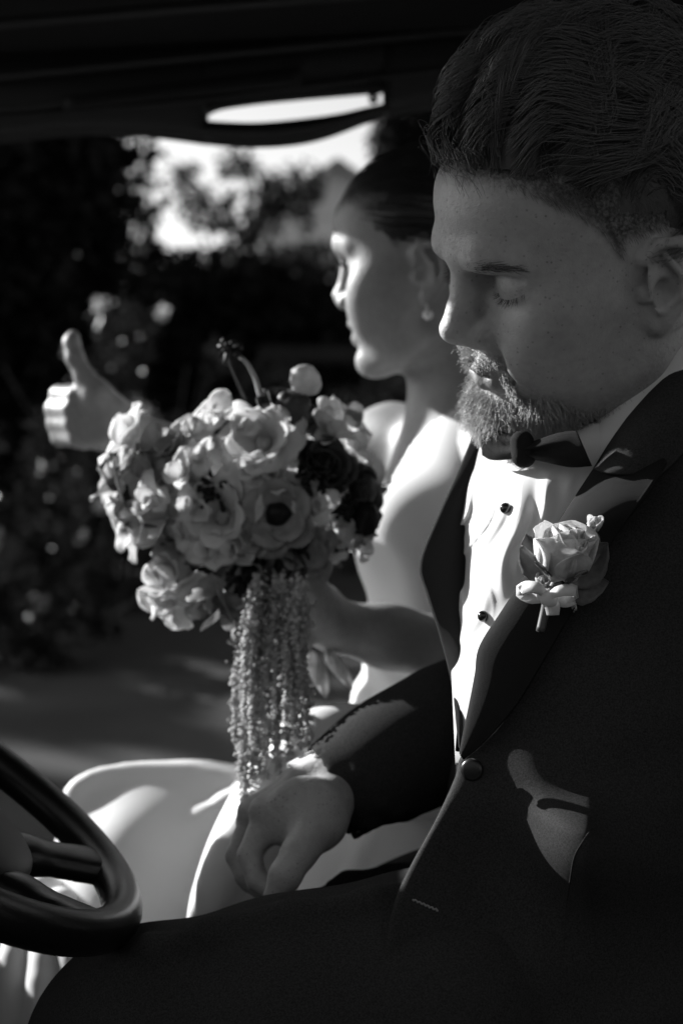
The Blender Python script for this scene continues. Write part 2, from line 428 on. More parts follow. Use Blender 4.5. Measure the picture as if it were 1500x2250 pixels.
def head_attrs(V, male=True):
    x, y, z = V.T
    ya = np.abs(y)
    lip = sstep(.004, .0, np.abs(z+.0575+.02*(ya*8)**2)-.0095*np.sqrt(np.clip(1-(ya/.0265)**2, 0, 1)))*(x > .08)*(ya < .026)
    # hair line: front hair line high on the forehead, down past the temple to the side-burn, round behind the ear
    line = np.interp(x, [-.12, -.05, -.03, -.014, .004, .022, .034, .046, .058, .072, .090, .12], [-.06, -.05, -.03, .018, .020, .026, .048, .060, .070, .080, .088, .094])
    nz = smooth_noise(V, 120, 3)*.004
    scalp = sstep(-.010, .012, z-line+nz)
    stub = 0
    if male:
        jawl = np.interp(x, [-.01, .02, .05, .08, .11], [-.045, -.078, -.086, -.066, -.036])
        stub = sstep(-.012, .010, jawl-z)*sstep(-.025,.01,x)*.35
        burn = sstep(.012, .004, np.abs(x-.010))*sstep(.045, .0, np.abs(z-.01))*(ya > .055)*.45
        scalp = np.maximum(np.maximum(scalp, stub), burn)
    ear = sstep(.068, .073, ya)*sstep(.036, .026, np.abs(x+.013))*sstep(.048, .036, np.abs(z+.008))
    return lip, scalp*(1-ear)

# ------------------------------------------------------------------ the groom
def place(V, Rm, c, s=1.0): return (V*s)@Rm.T+c
GR = pose(18, 21, -22); GC = np.array((.1760, 1.018, .1822)); 
gf = head_field(.0016, True, neck=[(-.020, 0, -.02)]+[GR.T@(pc(*q)-GC) for q in ((1400, 840, 1.065), (1425, 1010, 1.085))])
gV0, gQ = gf.mesh(1)
gV = gV0.copy(); gV[:, 2] = np.where(gV0[:, 2] < 0, gV0[:, 2]*.94, gV0[:, 2])      # short lower face
gN = vnormals(gV, gQ)
g_lip, g_scalp = head_attrs(gV0)
gW = place(gV, GR, GC)
gW = place(gV, GR, GC)
def loc(p): return GR.T@(np.asarray(p)-GC)

# hidden body inside the clothes (coarse), and the right hand on the knee (fine); all one mesh
bf = Field((-.3, .75, -.62), (.6, 1.5, .2), .009)
bf.chain(pcs([(1425, 960, 1.075), (1420, 1090, 1.11), (1400, 1300, 1.14), (1350, 1800, 1.09), (1250, 2350, 1.06)]), [.055, .06, .105, .11, .12], .05)
bf.chain(pcs([(1400, 1150, 1.14), (1200, 1060, 1.22), (1120, 1530, 1.21), (745, 1715, 1.135)]), [.06, .048, .038, .024], .03)
bf.chain(pcs([(1450, 1150, 1.1), (1740, 1080, 1.06), (1800, 1750, 1.02), (1700, 2500, 1.0)]), [.06, .05, .04, .03], .03)
bf.chain(pcs([(1200, 2300, 1.03), (1000, 2240, .99), (330, 2320, 1.0), (330, 3300, 1.05)]), [.09, .07, .06, .045], .03)
bf.chain(pcs([(1200, 2300, 1.06), (1000, 2110, 1.2), (560, 2230, 1.16), (560, 3300, 1.2)]), [.09, .065, .055, .045], .03)
bV, bQ = bf.mesh(1)
hf = Field(pc(480, 2010, 1.0)-.02, pc(800, 1640, 1.22)+.02, .0019)
HM = pcs([(588, 1792, 1.100), (560, 1796, 1.122), (556, 1815, 1.146), (566, 1842, 1.168)])
wr = pc(748, 1708, 1.135); wr2 = pc(850, 1660, 1.15)
hf.chain([wr2, wr], [.029, .026], .01)
for m, r in zip(HM, (.0135, .0135, .0130, .0115)): hf.cone(wr*.65+m*.35, m, .0185, r, .012); hf.cone(wr, wr*.65+m*.35, .0205, .0185, .012)
PIP = pcs([(548, 1880, 1.088), (522, 1880, 1.112), (526, 1888, 1.140), (540, 1900, 1.165)])
DIP = pcs([(566, 1935, 1.076), (540, 1925, 1.100), (548, 1935, 1.130), (565, 1940, 1.158)])
TIP = pcs([(596, 1958, 1.066), (575, 1958, 1.094), (580, 1962, 1.124), (595, 1962, 1.152)])
for a, b, c, d in zip(HM, PIP, DIP, TIP): hf.chain([a, b, c, d], [.0115, .0094, .0084, .0074], .0025)
TH = pcs([(735, 1740, 1.115), (706, 1805, 1.083), (658, 1872, 1.058), (626, 1925, 1.046), (606, 1968, 1.044)])
hf.chain(TH, [.020, .0175, .0130, .0116, .0092], .005)
hf.ell(pc(668, 1790, 1.088), (.028, .014, .030), .016)
for a in HM: hf.chain([wr+np.array((-.004, -.004, .016)), (wr+a)/2+np.array((-.007, -.004, .0155)), a+np.array((-.004, -.002, .009))], [.003, .0036, .004], .009)      # tendons
for a, b in zip(HM[:3], PIP[:3]):                      # knuckle bumps
    hf.ell(a+np.array((-.003, -.002, .006)), (.0085, .0085, .007), .008)
nail = TH[4]+np.array((-.002, -.0085, .002)); 
hV, hQ = hf.mesh(1)
# small fine hand field joined to the coarse body; head on top
z0 = np.zeros
allV = np.concatenate((gW, bV, hV)); allQ = np.concatenate((gQ, bQ+len(gW), hQ+len(gW)+len(bV)))
base_g = W(1250, 3300, 1.05)
groom = new('person', allV, allQ, M['skin'], base=base_g, attrs=dict(lip=np.r_[g_lip, z0(len(bV)+len(hV))], scalp=np.r_[g_scalp, z0(len(bV)+len(hV))]))
tag(groom, 'bearded man in black dinner jacket and bow tie, head bowed with lowered eyes', 'person')

# ---- hair
NEAR = (gN@GR.T)[:, 1] < .35                            # most strands go where they show; the far side gets fewer
def pick(mask, n):
    idx = np.flatnonzero(mask); w = np.where(NEAR[idx], 1.0, .3); return rng.choice(idx, n, p=w/w.sum())
def cap_field():
    f = Field((-.135, -.105, -.03), (.135, .105, .19), .0028)
    f.ell((-.004, 0, .052), (.103, .079, .087), .01)
    f.ell((.014, .000, .108), (.058, .058, .045), .03)
    f.ell((.048, .006, .106), (.032, .048, .025), .03)
    f.ell((-.03, 0, .112), (.07, .06, .046), .03)
    return f
cf = cap_field(); cV, cQ = cf.mesh(2)
cN = vnormals(cV, cQ)
waves = np.sin(cV[:, 1]*190+np.sin(cV[:, 0]*60)*1.5)*np.cos(cV[:, 0]*70+cV[:, 1]*40)
cV = cV+cN*(waves*.0035*sstep(.06, .1, cV[:, 2]))[:, None]
hairline = np.interp(cV[:, 0], [-.12, -.05, -.03, -.014, .004, .022, .034, .046, .058, .072, .090, .12], [-.045, -.035, -.01, .040, .044, .052, .066, .074, .080, .088, .094, .098])
keep = cV[:, 2] > hairline+.002
cQ = cQ[keep[cQ].all(1)]
used = np.unique(cQ); rm = np.full(len(cV), -1); rm[used] = np.arange(len(used)); cV2 = cV[used]; cQ2 = rm[cQ]
hair = new('hair', place(cV2, GR, GC), cQ2, M['hair'], groom)
hair['label'] = 'dark brown hair swept back in loose waves'
# long swept strands that follow the cap, in wavy locks
def swept(n, seed):
    g = np.random.default_rng(seed)
    idx = np.flatnonzero((cV[:, 2] > hairline-.002) & (cV[:, 2] > .055) & (cV[:, 0] > -.10))
    wgt = np.where((cN[idx]@GR.T)[:, 1] < .5, 1, .25); roots = cV[g.choice(idx, n, p=wgt/wgt.sum())]
    m = 14; t = np.linspace(0, 1, m)[None, :]
    L = g.uniform(.045, .085, n)[:, None]
    wob = 2*np.sin(roots[:, 0]*50); ck = np.floor(roots[:, 1]*70+wob)+7*np.floor(roots[:, 0]*30); ycen = (np.floor(roots[:, 1]*70+wob)+.5-wob)/70          # lock id
    ph = (np.sin(ck*12.9898)*43758.5453) % 1; ph2 = (np.sin(ck*78.233)*12543.123) % 1
    c = np.array((-.004, 0, .045)); v = roots-c; rad = np.linalg.norm(v, axis=1)[:, None]
    al = np.arctan2(v[:, 2], v[:, 0])[:, None]; yy = v[:, 1:2]; rr = np.hypot(v[:, 0], v[:, 2])[:, None]
    turn = (ph[:, None]-.5)*.042
    al2 = al+L*t/np.maximum(rr, .03)
    lift = .003+.0015*np.cos((roots[:, 1:2]-ycen[:, None])*220)*4*t+.007*np.sin(np.pi*np.clip(t*1.05, 0, 1))*(ph2[:, None]*.9+.35)+g.uniform(0, .003, (n, 1))+.0050*np.sin(t*8+ph[:, None]*6.3)
    front = sstep(.05, .09, roots[:, 0])[:, None]
    lift = lift+front*.006*np.sin(np.pi*t)*(.5+ph2[:, None])
    y2 = yy+np.sign(yy)*.004*t*0+turn*np.sin(t*3.1)*1.3+.014*np.sin(t*6+ph2[:, None]*6.3)*t
    y2 = y2+(ycen[:, None]-yy)*.75*np.sqrt(t)                       # strands gather into locks
    rx = rr*np.sqrt(np.clip(1-(np.abs(y2)/.105)**2, .05, 1))/np.sqrt(np.clip(1-(np.abs(yy)/.105)**2, .05, 1))
    P = np.stack((c[0]+(rx+lift)*np.cos(al2), y2+0*al2, c[2]+(rx+lift)*np.sin(al2)), 2)
    # locks at the front edge first fall forward over the hair line
    P[:, :, 0] += front*.003*np.sin(np.pi*np.clip(t*1.6, 0, 1))
    return P+g.normal(0, .0006, (n, 1, 3))
P = swept(7000, 3)
g_ = Geo(); sV, sQ = g_.strands(P, np.full(len(P), .00036), np.full(len(P), .00012))
o = new('swept_strands', place(sV, GR, GC), sQ, M['hair'], hair)
# loose curls hanging at the front of the forehead
fl = []
for i in range(130):
    y0 = rng.uniform(-.045, .03); x0 = .081+.010*(1-(y0/.05)**2)+rng.normal(0, .003); z0_ = .100+rng.normal(0, .006); t = np.linspace(0, 1, 14)
    a = rng.uniform(.5, 1.25)*np.pi; rad = rng.uniform(.004, .011); ph = rng.uniform(-.5, .5)
    x = x0+rad*np.sin(a*t)+.004*t; z_ = z0_+rad*1.7*np.sin(np.pi*t*.8)*.9-.016*t*t*rng.uniform(.2, 1.4); y = y0+.012*np.sin(t*2+ph)+.004*np.sin(t*8+ph*5)
    fl.append(np.stack((x, y, z_), 1))
fl = np.array(fl); sV, sQ = g_.strands(fl, np.full(len(fl), .00026), np.full(len(fl), .0001))
new('fringe_curls', place(sV, GR, GC), sQ, M['hair'], hair)
# clipped sides, sideburn
idx = pick((g_scalp > .35) & (gV[:, 2] > -.02) & (gV[:, 2] < .10) & (np.abs(gV[:, 1]) > .03), 9000)
r0 = gV[idx]+rng.normal(0, .0006, (len(idx), 3)); n0 = gN[idx]
dirn = n0*.55+np.array((-.45, 0, -.65))+rng.normal(0, .18, (len(idx), 3)); Ln = (.003+.006*sstep(.03, .09, r0[:, 2]))[:, None, None]*rng.uniform(.6, 1.2, (len(idx), 1, 1))
t = np.linspace(0, 1, 4)[None, :, None]
P = r0[:, None, :]+dirn[:, None, :]*Ln*t+np.array((-.0, 0, -.002))*t*t
sV, sQ = g_.strands(P, np.full(len(P), .00013), np.full(len(P), .00006))
new('clipped_side_hair', place(sV, GR, GC), sQ, M['hair'], hair)
# beard, moustache
x, y, z = gV0.T; ya = np.abs(y)
chinline = np.interp(x, [-.005, .02, .04, .058, .070, .080, .11], [-.066, -.085, -.090, -.083, -.070, -.068, -.077])
bm = (z < chinline) & (z > -.128) & (x > .0) & (gN[:, 2] < .75)
bm &= ~((ya > .055) & (x < .01))
dens = sstep(.0, .014, chinline-z)*(.25+.75*sstep(.025, .060, x))
mm = (z < -.0375) & (z > -.0500+.006*(ya/.026)**2) & (x > .080) & (ya < .033-.2*np.abs(z+.045))
mm |= (x > .072) & (z < -.048) & (z > -.075) & (ya > .0265) & (ya < .034)
prob = np.where(bm, dens, 0)+np.where(mm, .8, 0); prob = prob*np.where(NEAR, 1, .45)
idx = rng.choice(len(gV), 11000, p=prob/prob.sum())
r0 = gV[idx]+rng.normal(0, .0007, (len(idx), 3)); n0 = gN[idx]; ism = mm[idx]
chinf = sstep(.045, .085, r0[:, 0])
Ln = np.where(ism, rng.uniform(.004, .0075, len(idx)), (.0045+.0105*chinf)*rng.uniform(.6, 1.25, len(idx)))
dirn = np.where(ism[:, None], n0*.45+np.stack((0*x[idx], np.sign(y[idx])*.80, -.50+0*x[idx]), 1), n0*.75+np.array((.10, 0, -.75)))
dirn = dirn+rng.normal(0, .25, dirn.shape); dirn /= np.linalg.norm(dirn, axis=1)[:, None]
m = 9; t = np.linspace(0, 1, m)[None, :, None]
side = np.cross(dirn, rng.normal(size=dirn.shape)); side /= np.linalg.norm(side, axis=1)[:, None]; side2 = np.cross(dirn, side)
cur = rng.uniform(.1, .7, (len(idx), 1, 1))*Ln[:, None, None]*.26; w_ = rng.uniform(2.5, 6.5, (len(idx), 1, 1)); ph = rng.uniform(0, 6.28, (len(idx), 1, 1))
P = r0[:, None]+dirn[:, None]*Ln[:, None, None]*t+cur*(side[:, None]*(np.sin(w_*t+ph)-np.sin(ph))+side2[:, None]*(np.cos(w_*t+ph)-np.cos(ph)))*np.minimum(t*2, 1)
sV, sQ = g_.strands(P, np.full(len(P), .00020), np.full(len(P), .00011))
beard = new('beard', place(sV, GR, GC), sQ, M['beard'], groom); beard['label'] = 'sandy curly goatee and moustache catching the sun'
# eyebrows and lashes
for sgn in (1, -1):
    P = []
    n = 260
    u = rng.uniform(0, 1, n); c = np.stack((np.interp(u, [0, .5, 1], [.1045, .1005, .0835]), np.interp(u, [0, .5, 1], [.009, .028, .053])*sgn, np.interp(u, [0, .5, 1], [.029, .0345, .031])+rng.normal(0, .0019, n)*(1-.5*u)), 1)
    d2 = ((c[:, None, :2]-0)**2)
    for k in range(n):                                  # sit each hair on the skin
        j = np.argmin(((gV-c[k])**2).sum(1)); p = gV[j]; nn = gN[j]
        dv = np.array((-.45-.3*u[k], sgn*(.35+.5*u[k]), .65-.9*u[k]))+nn*.35+rng.normal(0, .16, 3); dv /= np.linalg.norm(dv); L_ = rng.uniform(.006, .010)
        P.append(p+np.linspace(0, 1, 5)[:, None]*dv*L_-np.linspace(0, 1, 5)[:, None]**2*nn*.0022)
    P = np.array(P); sV, sQ = g_.strands(P, np.full(len(P), .00013), np.full(len(P), .00005))
    new('eyebrow', place(sV, GR, GC), sQ, M['brow'], groom)
for sgn in (1, -1):
    P = []
    E_ = np.array((.0745, sgn*.0315, .014))
    for k in range(85):
        a = rng.uniform(-.95, 1.05); R_ = .0148
        x_ = R_*math.cos(a*.95); y_ = R_*1.32*math.sin(a*.95)+.0025
        p = E_+np.array((x_, sgn*y_, -.55*x_+.10*y_)); L_ = rng.uniform(.0055, .0085)*(.75+.35*math.cos(a-.5))
        dv = np.array((.75*math.cos(a), sgn*(.75*math.sin(a)+.15), -.62))+rng.normal(0, .09, 3); tt = np.linspace(0, 1, 6)[:, None]
        P.append(p+dv*L_*tt+np.array((0, 0, 1))*.0022*tt**2)
    P = np.array(P); sV, sQ = g_.strands(P, np.full(len(P), .00016), np.full(len(P), .00005))
    new('eyelashes', place(sV, GR, GC), sQ, M['brow'], groom)
# ------------------------------------------------------------------ the groom's clothes
T = rbf([(1150, 1020, 1.02), (1110, 1110, 1.000), (1065, 1350, .988), (1035, 1150, 1.045), (1028, 1300, 1.030), (1028, 1420, 1.005), (1065, 1020, 1.060), (1030, 1500, .965), (1012, 1650, .95),
         (940, 1240, 1.13), (985, 1430, 1.04), (1005, 1560, .972), (960, 1790, .944), (900, 1900, .938), (1060, 1750, .941), (1000, 1705, .947),
         (1300, 1100, .965), (1400, 1000, .975), (1500, 1100, .957), (1500, 1500, .932), (1300, 1500, .935), (1300, 1900, .928), (1500, 2200, .925),
         (1100, 1900, .934), (900, 2100, .925), (820, 2250, .915), (1200, 1300, .958), (1700, 1500, .95), (1950, 1500, 1.06), (1700, 1100, .985), (1950, 1100, 1.12), (1950, 2200, 1.0), (1560, 760, 1.03), (1500, 2500, .91)])
TF = rbf([(1100, 930, 1.085), (1040, 960, 1.085), (960, 1130, 1.055), (1040, 1130, 1.058), (920, 1240, 1.045), (1036, 1230, 1.048), (970, 1430, 1.015), (1030, 1420, 1.015), (985, 1520, .985), (1005, 1630, .952)])   # far side of the jacket
def sheet(px, py, off, Tf=None): 
    D = (Tf or T)(px, py)-off
    return np.stack(((px-750)/FPX*D, D, (1125-py)/FPX*D), -1)
def ruled(A, B, nu, nv):
    """picture-plane ruled patch between two edge curves; returns px,py,u,v grids"""
    a = curve(A, nv); b = curve(B, nv); u = np.linspace(0, 1, nu)[:, None, None]
    P = a[None]*(1-u)+b[None]*u
    return P[..., 0], P[..., 1], np.repeat(u[:, :, 0], nv, 1), np.repeat(np.linspace(0, 1, nv)[None], nu, 0)
def patch(name, A, B, off, mat_, parent, nu=30, nv=60, thick=.003, flip=False, Tf=None):
    px, py, u, v = ruled(A, B, nu, nv)
    P = sheet(px, py, off(u, v, px, py) if callable(off) else off, Tf)
    g = Geo(); g.grid(P, thick, flip)
    return new(name, g.verts(), g.F, mat_, parent)
cloth_w = lambda px, py, s=1.0: s*(.0025*np.sin(px*.013+py*.021+2*np.sin(py*.008))+.0018*np.sin(px*.031-py*.017+1.3*np.sin(px*.011)))

# shirt front with soft pleats, pulled into folds
def shirt_off(u, v, px, py):
    lean = px+.33*(py-1100)+26*np.sin(py*.0135+px*.004)+14*np.sin(py*.031+1)
    k = np.clip((py-1030)/120, 0, 1)*np.clip((1640-py)/300, 0, 1)
    f = .0135*(1-np.abs(np.sin(lean*.052+.5*np.sin(py*.02))))**1.3*(.6+.4*np.sin(py*.009+lean*.01+.6))+.0026*np.sin(lean*.12+1.6*np.sin(py*.014))
    bulge = .012*np.exp(-((px-1165+.30*(py-1100))/85)**2)*np.clip((py-1020)/160, 0, 1)*np.clip((1680-py)/250, 0, 1)
    lap = sstep(-10, 75, np.interp(py, [950, 1032, 1130, 1235, 1340, 1420, 1480, 1545, 1655], [1352, 1300, 1236, 1170, 1102, 1052, 1042, 1030, 1008])-px)   # lies flat under the lapel
    return f*k*1.5*lap+bulge*(.12+.88*lap)-.006*(1-lap)
shirt = patch('shirt', [(1150, 930), (1040, 1000), (1000, 1150), (985, 1300), (990, 1450), (1000, 1680)],
              [(1420, 930), (1330, 1060), (1230, 1250), (1120, 1430), (1070, 1540), (1040, 1680)], shirt_off, M['shirt'], groom, 110, 150, .0015, True)
shirt['label'] = 'white dress shirt with soft wavy pleats and black studs'
def stud(px, py, parent):
    c = pc(px, py, float(T(px, py))-float(shirt_off(0, 0, px, py))-.001); g = Geo(); nrm = np.array((-.45, -.85, .15)); nrm /= np.linalg.norm(nrm)
    a = np.cross(nrm, (0, 0, 1)); a /= np.linalg.norm(a); b = np.cross(nrm, a); n = 20; V = []; F = []
    prof = [(.0036, -.004), (.0040, 0), (.0037, .0016), (.0027, .0027), (.0014, .0033), (.0003, .0034)]
    for r, h in prof: V += [c+nrm*h+r*(math.cos(2*math.pi*k/n)*a+math.sin(2*math.pi*k/n)*b) for k in range(n)]
    for i in range(len(prof)-1): F += [(i*n+k, i*n+(k+1) % n, (i+1)*n+(k+1) % n, (i+1)*n+k) for k in range(n)]
    g.add(np.array(V), F); return new('shirt_stud', g.verts(), g.F, M['stud'], parent)
stud(1110, 1117, shirt); stud(1061, 1354, shirt)
# wing of the shirt collar round the neck
def collar(u, v, px, py): return .0
A = [(1640, 660), (1500, 742), (1440, 795), (1370, 862), (1300, 930), (1265, 962), (1200, 1000), (1140, 985), (1100, 960)]
B = [(1680, 760), (1560, 830), (1490, 890), (1410, 960), (1345, 1015), (1310, 1050), (1230, 1075), (1150, 1050), (1100, 1000)]
a = curve([(p[0], p[1], d) for p, d in zip(A, (1.03, 1.000, 1.000, 1.004, 1.010, 1.015, 1.03, 1.05, 1.075))], 60)
b = curve([(p[0], p[1], d) for p, d in zip(B, (1.02, .985, .98, .982, .985, .99, 1.005, 1.025, 1.06))], 60)
u = np.linspace(0, 1, 14)[:, None, None]; Q = a[None]*(1-u)+b[None]*u; Q[..., 2] -= .004*np.sin(np.pi*u[..., 0])
g = Geo(); g.grid(np.stack(((Q[..., 0]-750)/FPX*Q[..., 2], Q[..., 2], (1125-Q[..., 1])/FPX*Q[..., 2]), -1), .002, True)
new('collar', g.verts(), g.F, M['shirt'], shirt)

# bow tie: knot and two flattened, folded wings
tie = part_of = None
def tie_wing(A, B, D0, D1):
    a = curve(A, 34); b = curve(B, 34); u = np.linspace(0, 1, 22)[:, None, None]; P = a[None]*(1-u)+b[None]*u; v = np.linspace(0, 1, 34)[None, :]; uu = u[:, :, 0]
    D = D0+(D1-D0)*v-.0075*np.sin(np.pi*uu)**.6*(.35+.65*v)+.0030*np.sin(uu*13+v*3)*(1-v)**1.5
    G = Geo(); G.grid(np.stack(((P[..., 0]-750)/FPX*D, D, (1125-P[..., 1])/FPX*D), -1), .006, True, vec=(0, .007, 0)); return G
G = tie_wing([(1146, 978), (1185, 964), (1230, 950), (1266, 946)], [(1150, 1004), (1200, 1015), (1255, 1026), (1300, 1024)], .980, .962)
tie = new('bow_tie', G.verts(), G.F, M['satin'], groom)
G = tie_wing([(1150, 1002), (1110, 1010), (1080, 1010), (1060, 1000)], [(1146, 968), (1110, 950), (1080, 940), (1055, 940)], .985, 1.03); new('tie_wing', G.verts(), G.F, M['satin'], tie)
tf = Field(pc(1120, 1040, .96)-.01, pc(1180, 930, 1.0)+.01, .0017); tf.chain(pcs([(1146, 972, .984), (1150, 1002, .982)]), [.0085, .0085], .004); tf.cone(pc(1150, 960, .973), pc(1152, 1010, .972), .0012, .0012, .006, sub=True)
tV, tQ = tf.mesh(1); new('tie_knot', tV, tQ, M['satin'], tie)

# dinner jacket
jf = Field((-.02, .86, -.52), (.62, 1.42, .2), .007)
jf.chain(pcs([(1420, 1120, 1.12), (1400, 1300, 1.125), (1370, 1800, 1.10), (1300, 2350, 1.09)]), [.085, .125, .125, .13], .05)
jf.chain(pcs([(1560, 1080, 1.12), (1740, 1130, 1.07), (1800, 1750, 1.04), (1740, 2600, 1.02)]), [.08, .075, .062, .05], .04)
jf.chain(pcs([(1420, 1150, 1.16), (1208, 1068, 1.222), (1130, 1540, 1.215)]), [.08, .066, .054], .04)
jf.ell(pc(1500, 830, 1.13), (.10, .06, .035), .04)
jV, jQ = jf.mesh(1)
jacket = new('jacket', jV, jQ, M['wool'], groom); jacket['label'] = 'black wool dinner jacket worn buttoned'
sleevef = Field(pc(670, 1880, 1.0)-.03, pc(1300, 1350, 1.32)+.03, .0032)
SL = pcs([(1190, 1380, 1.22), (1130, 1555, 1.19), (985, 1605, 1.165), (860, 1665, 1.150), (728, 1730, 1.136)])
sleevef.chain(SL, [.060, .052, .0475, .0425, .0375], .03)
for i in range(10):                                       # soft creases round the sleeve
    c = SL[2]*(1-i/9)+SL[4]*(i/9); d = SL[4]-SL[2]; d /= np.linalg.norm(d)
    th = rng.uniform(2.2, 4.4); e1 = np.array((0, 0, 1.0)); e1 -= d*e1.dot(d); e1 /= np.linalg.norm(e1); e2 = np.cross(d, e1); r_ = .046-.007*i/9
    sleevef.chain([c+r_*(math.cos(th+k)*e1+math.sin(th+k)*e2)+d*.012*k for k in (-.7, 0, .7)], [.0015, .003, .0015], .012)
sleevef.cone(SL[4]+(SL[4]-SL[3])*.05, SL[4]+(SL[4]-SL[3])*.9, .0335, .0335, .003, sub=True)
d = SL[4]-SL[3]; d /= np.linalg.norm(d)
sl_, (bx, by, bz) = sleevef.block(sleevef.lo, sleevef.lo+(sleevef.n-1)*sleevef.h)
plane = (bx-SL[4][0])*d[0]+(by-SL[4][1])*d[1]+(bz-SL[4][2])*d[2]-.004
sleevef.F = np.maximum(sleevef.F, plane.astype(np.float32))
sV, sQ = sleevef.mesh(1); new('sleeve', sV, sQ, M['wool'], jacket)
for k in range(4):                                        # cuff buttons
    c = SL[4]*(1-.16*k)+SL[3]*.16*k+np.array((.02, -.012, -.032)); g = Geo(); g.tube([c, c+np.array((.002, -.002, -.003))], .0055, 12); new('cuff_button', g.verts(), g.F, M['plastic'], jacket)
cufff = Field(SL[4]-.062, SL[4]+.062, .0012)
cufff.cone(SL[4]-d*.02, SL[4]+d*.026, .0335, .0325, .003); cufff.cone(SL[4]-d*.02, SL[4]+d*.08, .031, .0300, .002, sub=True)
sl_, (bx, by, bz) = cufff.block(cufff.lo, cufff.lo+(cufff.n-1)*cufff.h)
cufff.F = np.maximum(cufff.F, ((bx-SL[4][0])*d[0]+(by-SL[4][1])*d[1]+(bz-SL[4][2])*d[2]-.024).astype(np.float32))
sV, sQ = cufff.mesh(1); new('shirt_cuff', sV, sQ, M['shirt'], shirt)
# near front panel
edge = [(1470, 900), (1400, 1040), (1300, 1210), (1200, 1390), (1110, 1560), (1040, 1640), (1010, 1665), (1000, 1705), (962, 1790), (905, 1895), (872, 1965), (852, 2040), (832, 2150), (816, 2250), (800, 2420)]
far_ = [(1990, 900), (1990, 1040), (1990, 1210), (1990, 1390), (1990, 1560), (1990, 1640), (1990, 1665), (1990, 1705), (1990, 1790), (1990, 1895), (1990, 1965), (1990, 2040), (1990, 2150), (1990, 2250), (1990, 2420)]
def front_off(u, v, px, py):
    w = cloth_w(px, py)*np.clip((py-1500)/300, 0, 1)
    fold = .054*sstep(0, 1, (px-1050-.32*(py-1760))/225)*np.exp(-((py-1848-.15*(px-1150))/122)**2)*np.exp(-np.clip(px-1290, 0, 999)/170)+.006*np.exp(-(((px-1230)*-.42+(py-1810)*.9)/24)**2)*np.exp(-((px-1250)/80)**2)
    pull = .002*np.sin((py-1690)*.02-(px-1020)*.012)*np.exp(-((px-1060)/200)**2)*np.exp(-((py-1750)/160)**2)
    roll = -.004*np.exp(-u/.005)
    return .007+w+fold+pull+roll
TJ = rbf([(1470, 900, .985), (1400, 1040, .972), (1200, 1390, .952), (1110, 1560, .948), (1010, 1665, .948), (960, 1790, .944), (900, 1900, .938), (1060, 1750, .941), (1000, 1705, .947), (1300, 1500, .937), (1500, 1100, .957), (1500, 1500, .932), (1300, 1900, .928),
          (1500, 2200, .925), (1100, 1900, .934), (900, 2100, .925), (820, 2250, .915), (1700, 1500, .95), (1950, 1500, 1.06), (1700, 1100, .985), (1950, 1100, 1.12), (1950, 2200, 1.0), (1560, 760, 1.03), (1500, 2500, .91)])
front = patch('front_panel', edge, far_, front_off, M['wool'], jacket, 130, 150, .0035, True, Tf=TJ)
# near lapel with its roll, and collar above the notch
inner = [(1352, 950), (1300, 1032), (1236, 1130), (1170, 1235), (1102, 1340), (1052, 1420), (1042, 1480), (1030, 1545), (1016, 1610), (1008, 1655)]
outer = [(1462, 1010), (1432, 1060), (1392, 1118), (1335, 1205), (1268, 1320), (1190, 1455), (1135, 1545), (1085, 1605), (1045, 1645), (1016, 1668)]
def lap_off(u, v, px, py):
    belly = np.sin(np.pi*np.clip(v*1.05, 0, 1))
    return .012+.008*np.sin(np.pi*np.clip(u*.9+.12, 0, 1))*(1-.75*v)-.010*np.exp(-u/.05)*(1-.6*v)+.004*np.sin(py*.02+px*.01)*np.exp(-((py-1090)/80)**2)+.034*u*np.exp(-((py-1085)/80)**2)
TL = rbf([(1170, 1235, .957), (1052, 1420, .958), (1030, 1540, .952), (1008, 1655, .945), (1300, 1032, .978), (1430, 1060, .968), (1335, 1205, .950), (1190, 1455, .942), (1085, 1605, .941), (1352, 950, .988), (1462, 1010, .972)])
lapel = patch('lapel', inner, outer, lap_off, M['satin'], jacket, 46, 110, .003, True, Tf=TL)
ci = [(1620, 640), (1560, 690), (1500, 752), (1440, 832), (1385, 905), (1340, 968), (1300, 1032)]
co = [(1760, 790), (1690, 840), (1620, 890), (1560, 940), (1510, 985), (1475, 1020), (1440, 1050)]
patch('jacket_collar', ci, co, lambda u, v, px, py: .020+.012*np.sin(np.pi*np.clip(u+.1, 0, 1))-.018*np.exp(-u/.06), M['wool'], jacket, 30, 40, .0035, True)
# far lapel and front
patch('lapel', [(1120, 915), (1078, 1000), (1048, 1085), (1036, 1190), (1031, 1300), (1030, 1420), (1022, 1530), (1012, 1650)],
      [(1052, 915), (1012, 1020), (962, 1130), (921, 1235), (936, 1305), (966, 1402), (992, 1510), (1006, 1640)],
      lambda u, v, px, py: .002*np.sin(np.pi*u)-.005*np.exp(-u/.06)-.003*np.exp(-(1-u)/.02), M['satin'], jacket, 34, 90, .0035, Tf=TF)
# button, buttonhole stitching
c = pc(1036, 1692, float(TJ(1036, 1692))-.0095); g = Geo(); nn = np.array((-.35, -.92, .1)); g.tube([c-nn*.002, c, c+nn*.002, c+nn*.0026], [.0075, .0078, .0070, .0050], 24)
new('button', g.verts(), g.F, M['plastic'], jacket)
hole = []
for k in range(22):
    f_ = k/21; px, py = 906+56*f_, 1976+25*f_+2*math.sin(k*1.9); D = float(TJ(px, py))-float(front_off(.05, .5, px, py))-.0003
    hole.append(pc(px, py, D))
M['thread'] = mat('grey_thread', .25, .7, .2)
g = Geo(); g.tube(hole, .0006+.0003*np.abs(np.sin(np.arange(22)*2.1)), 6); new('buttonhole_stitch', g.verts(), g.F, M['thread'], jacket)
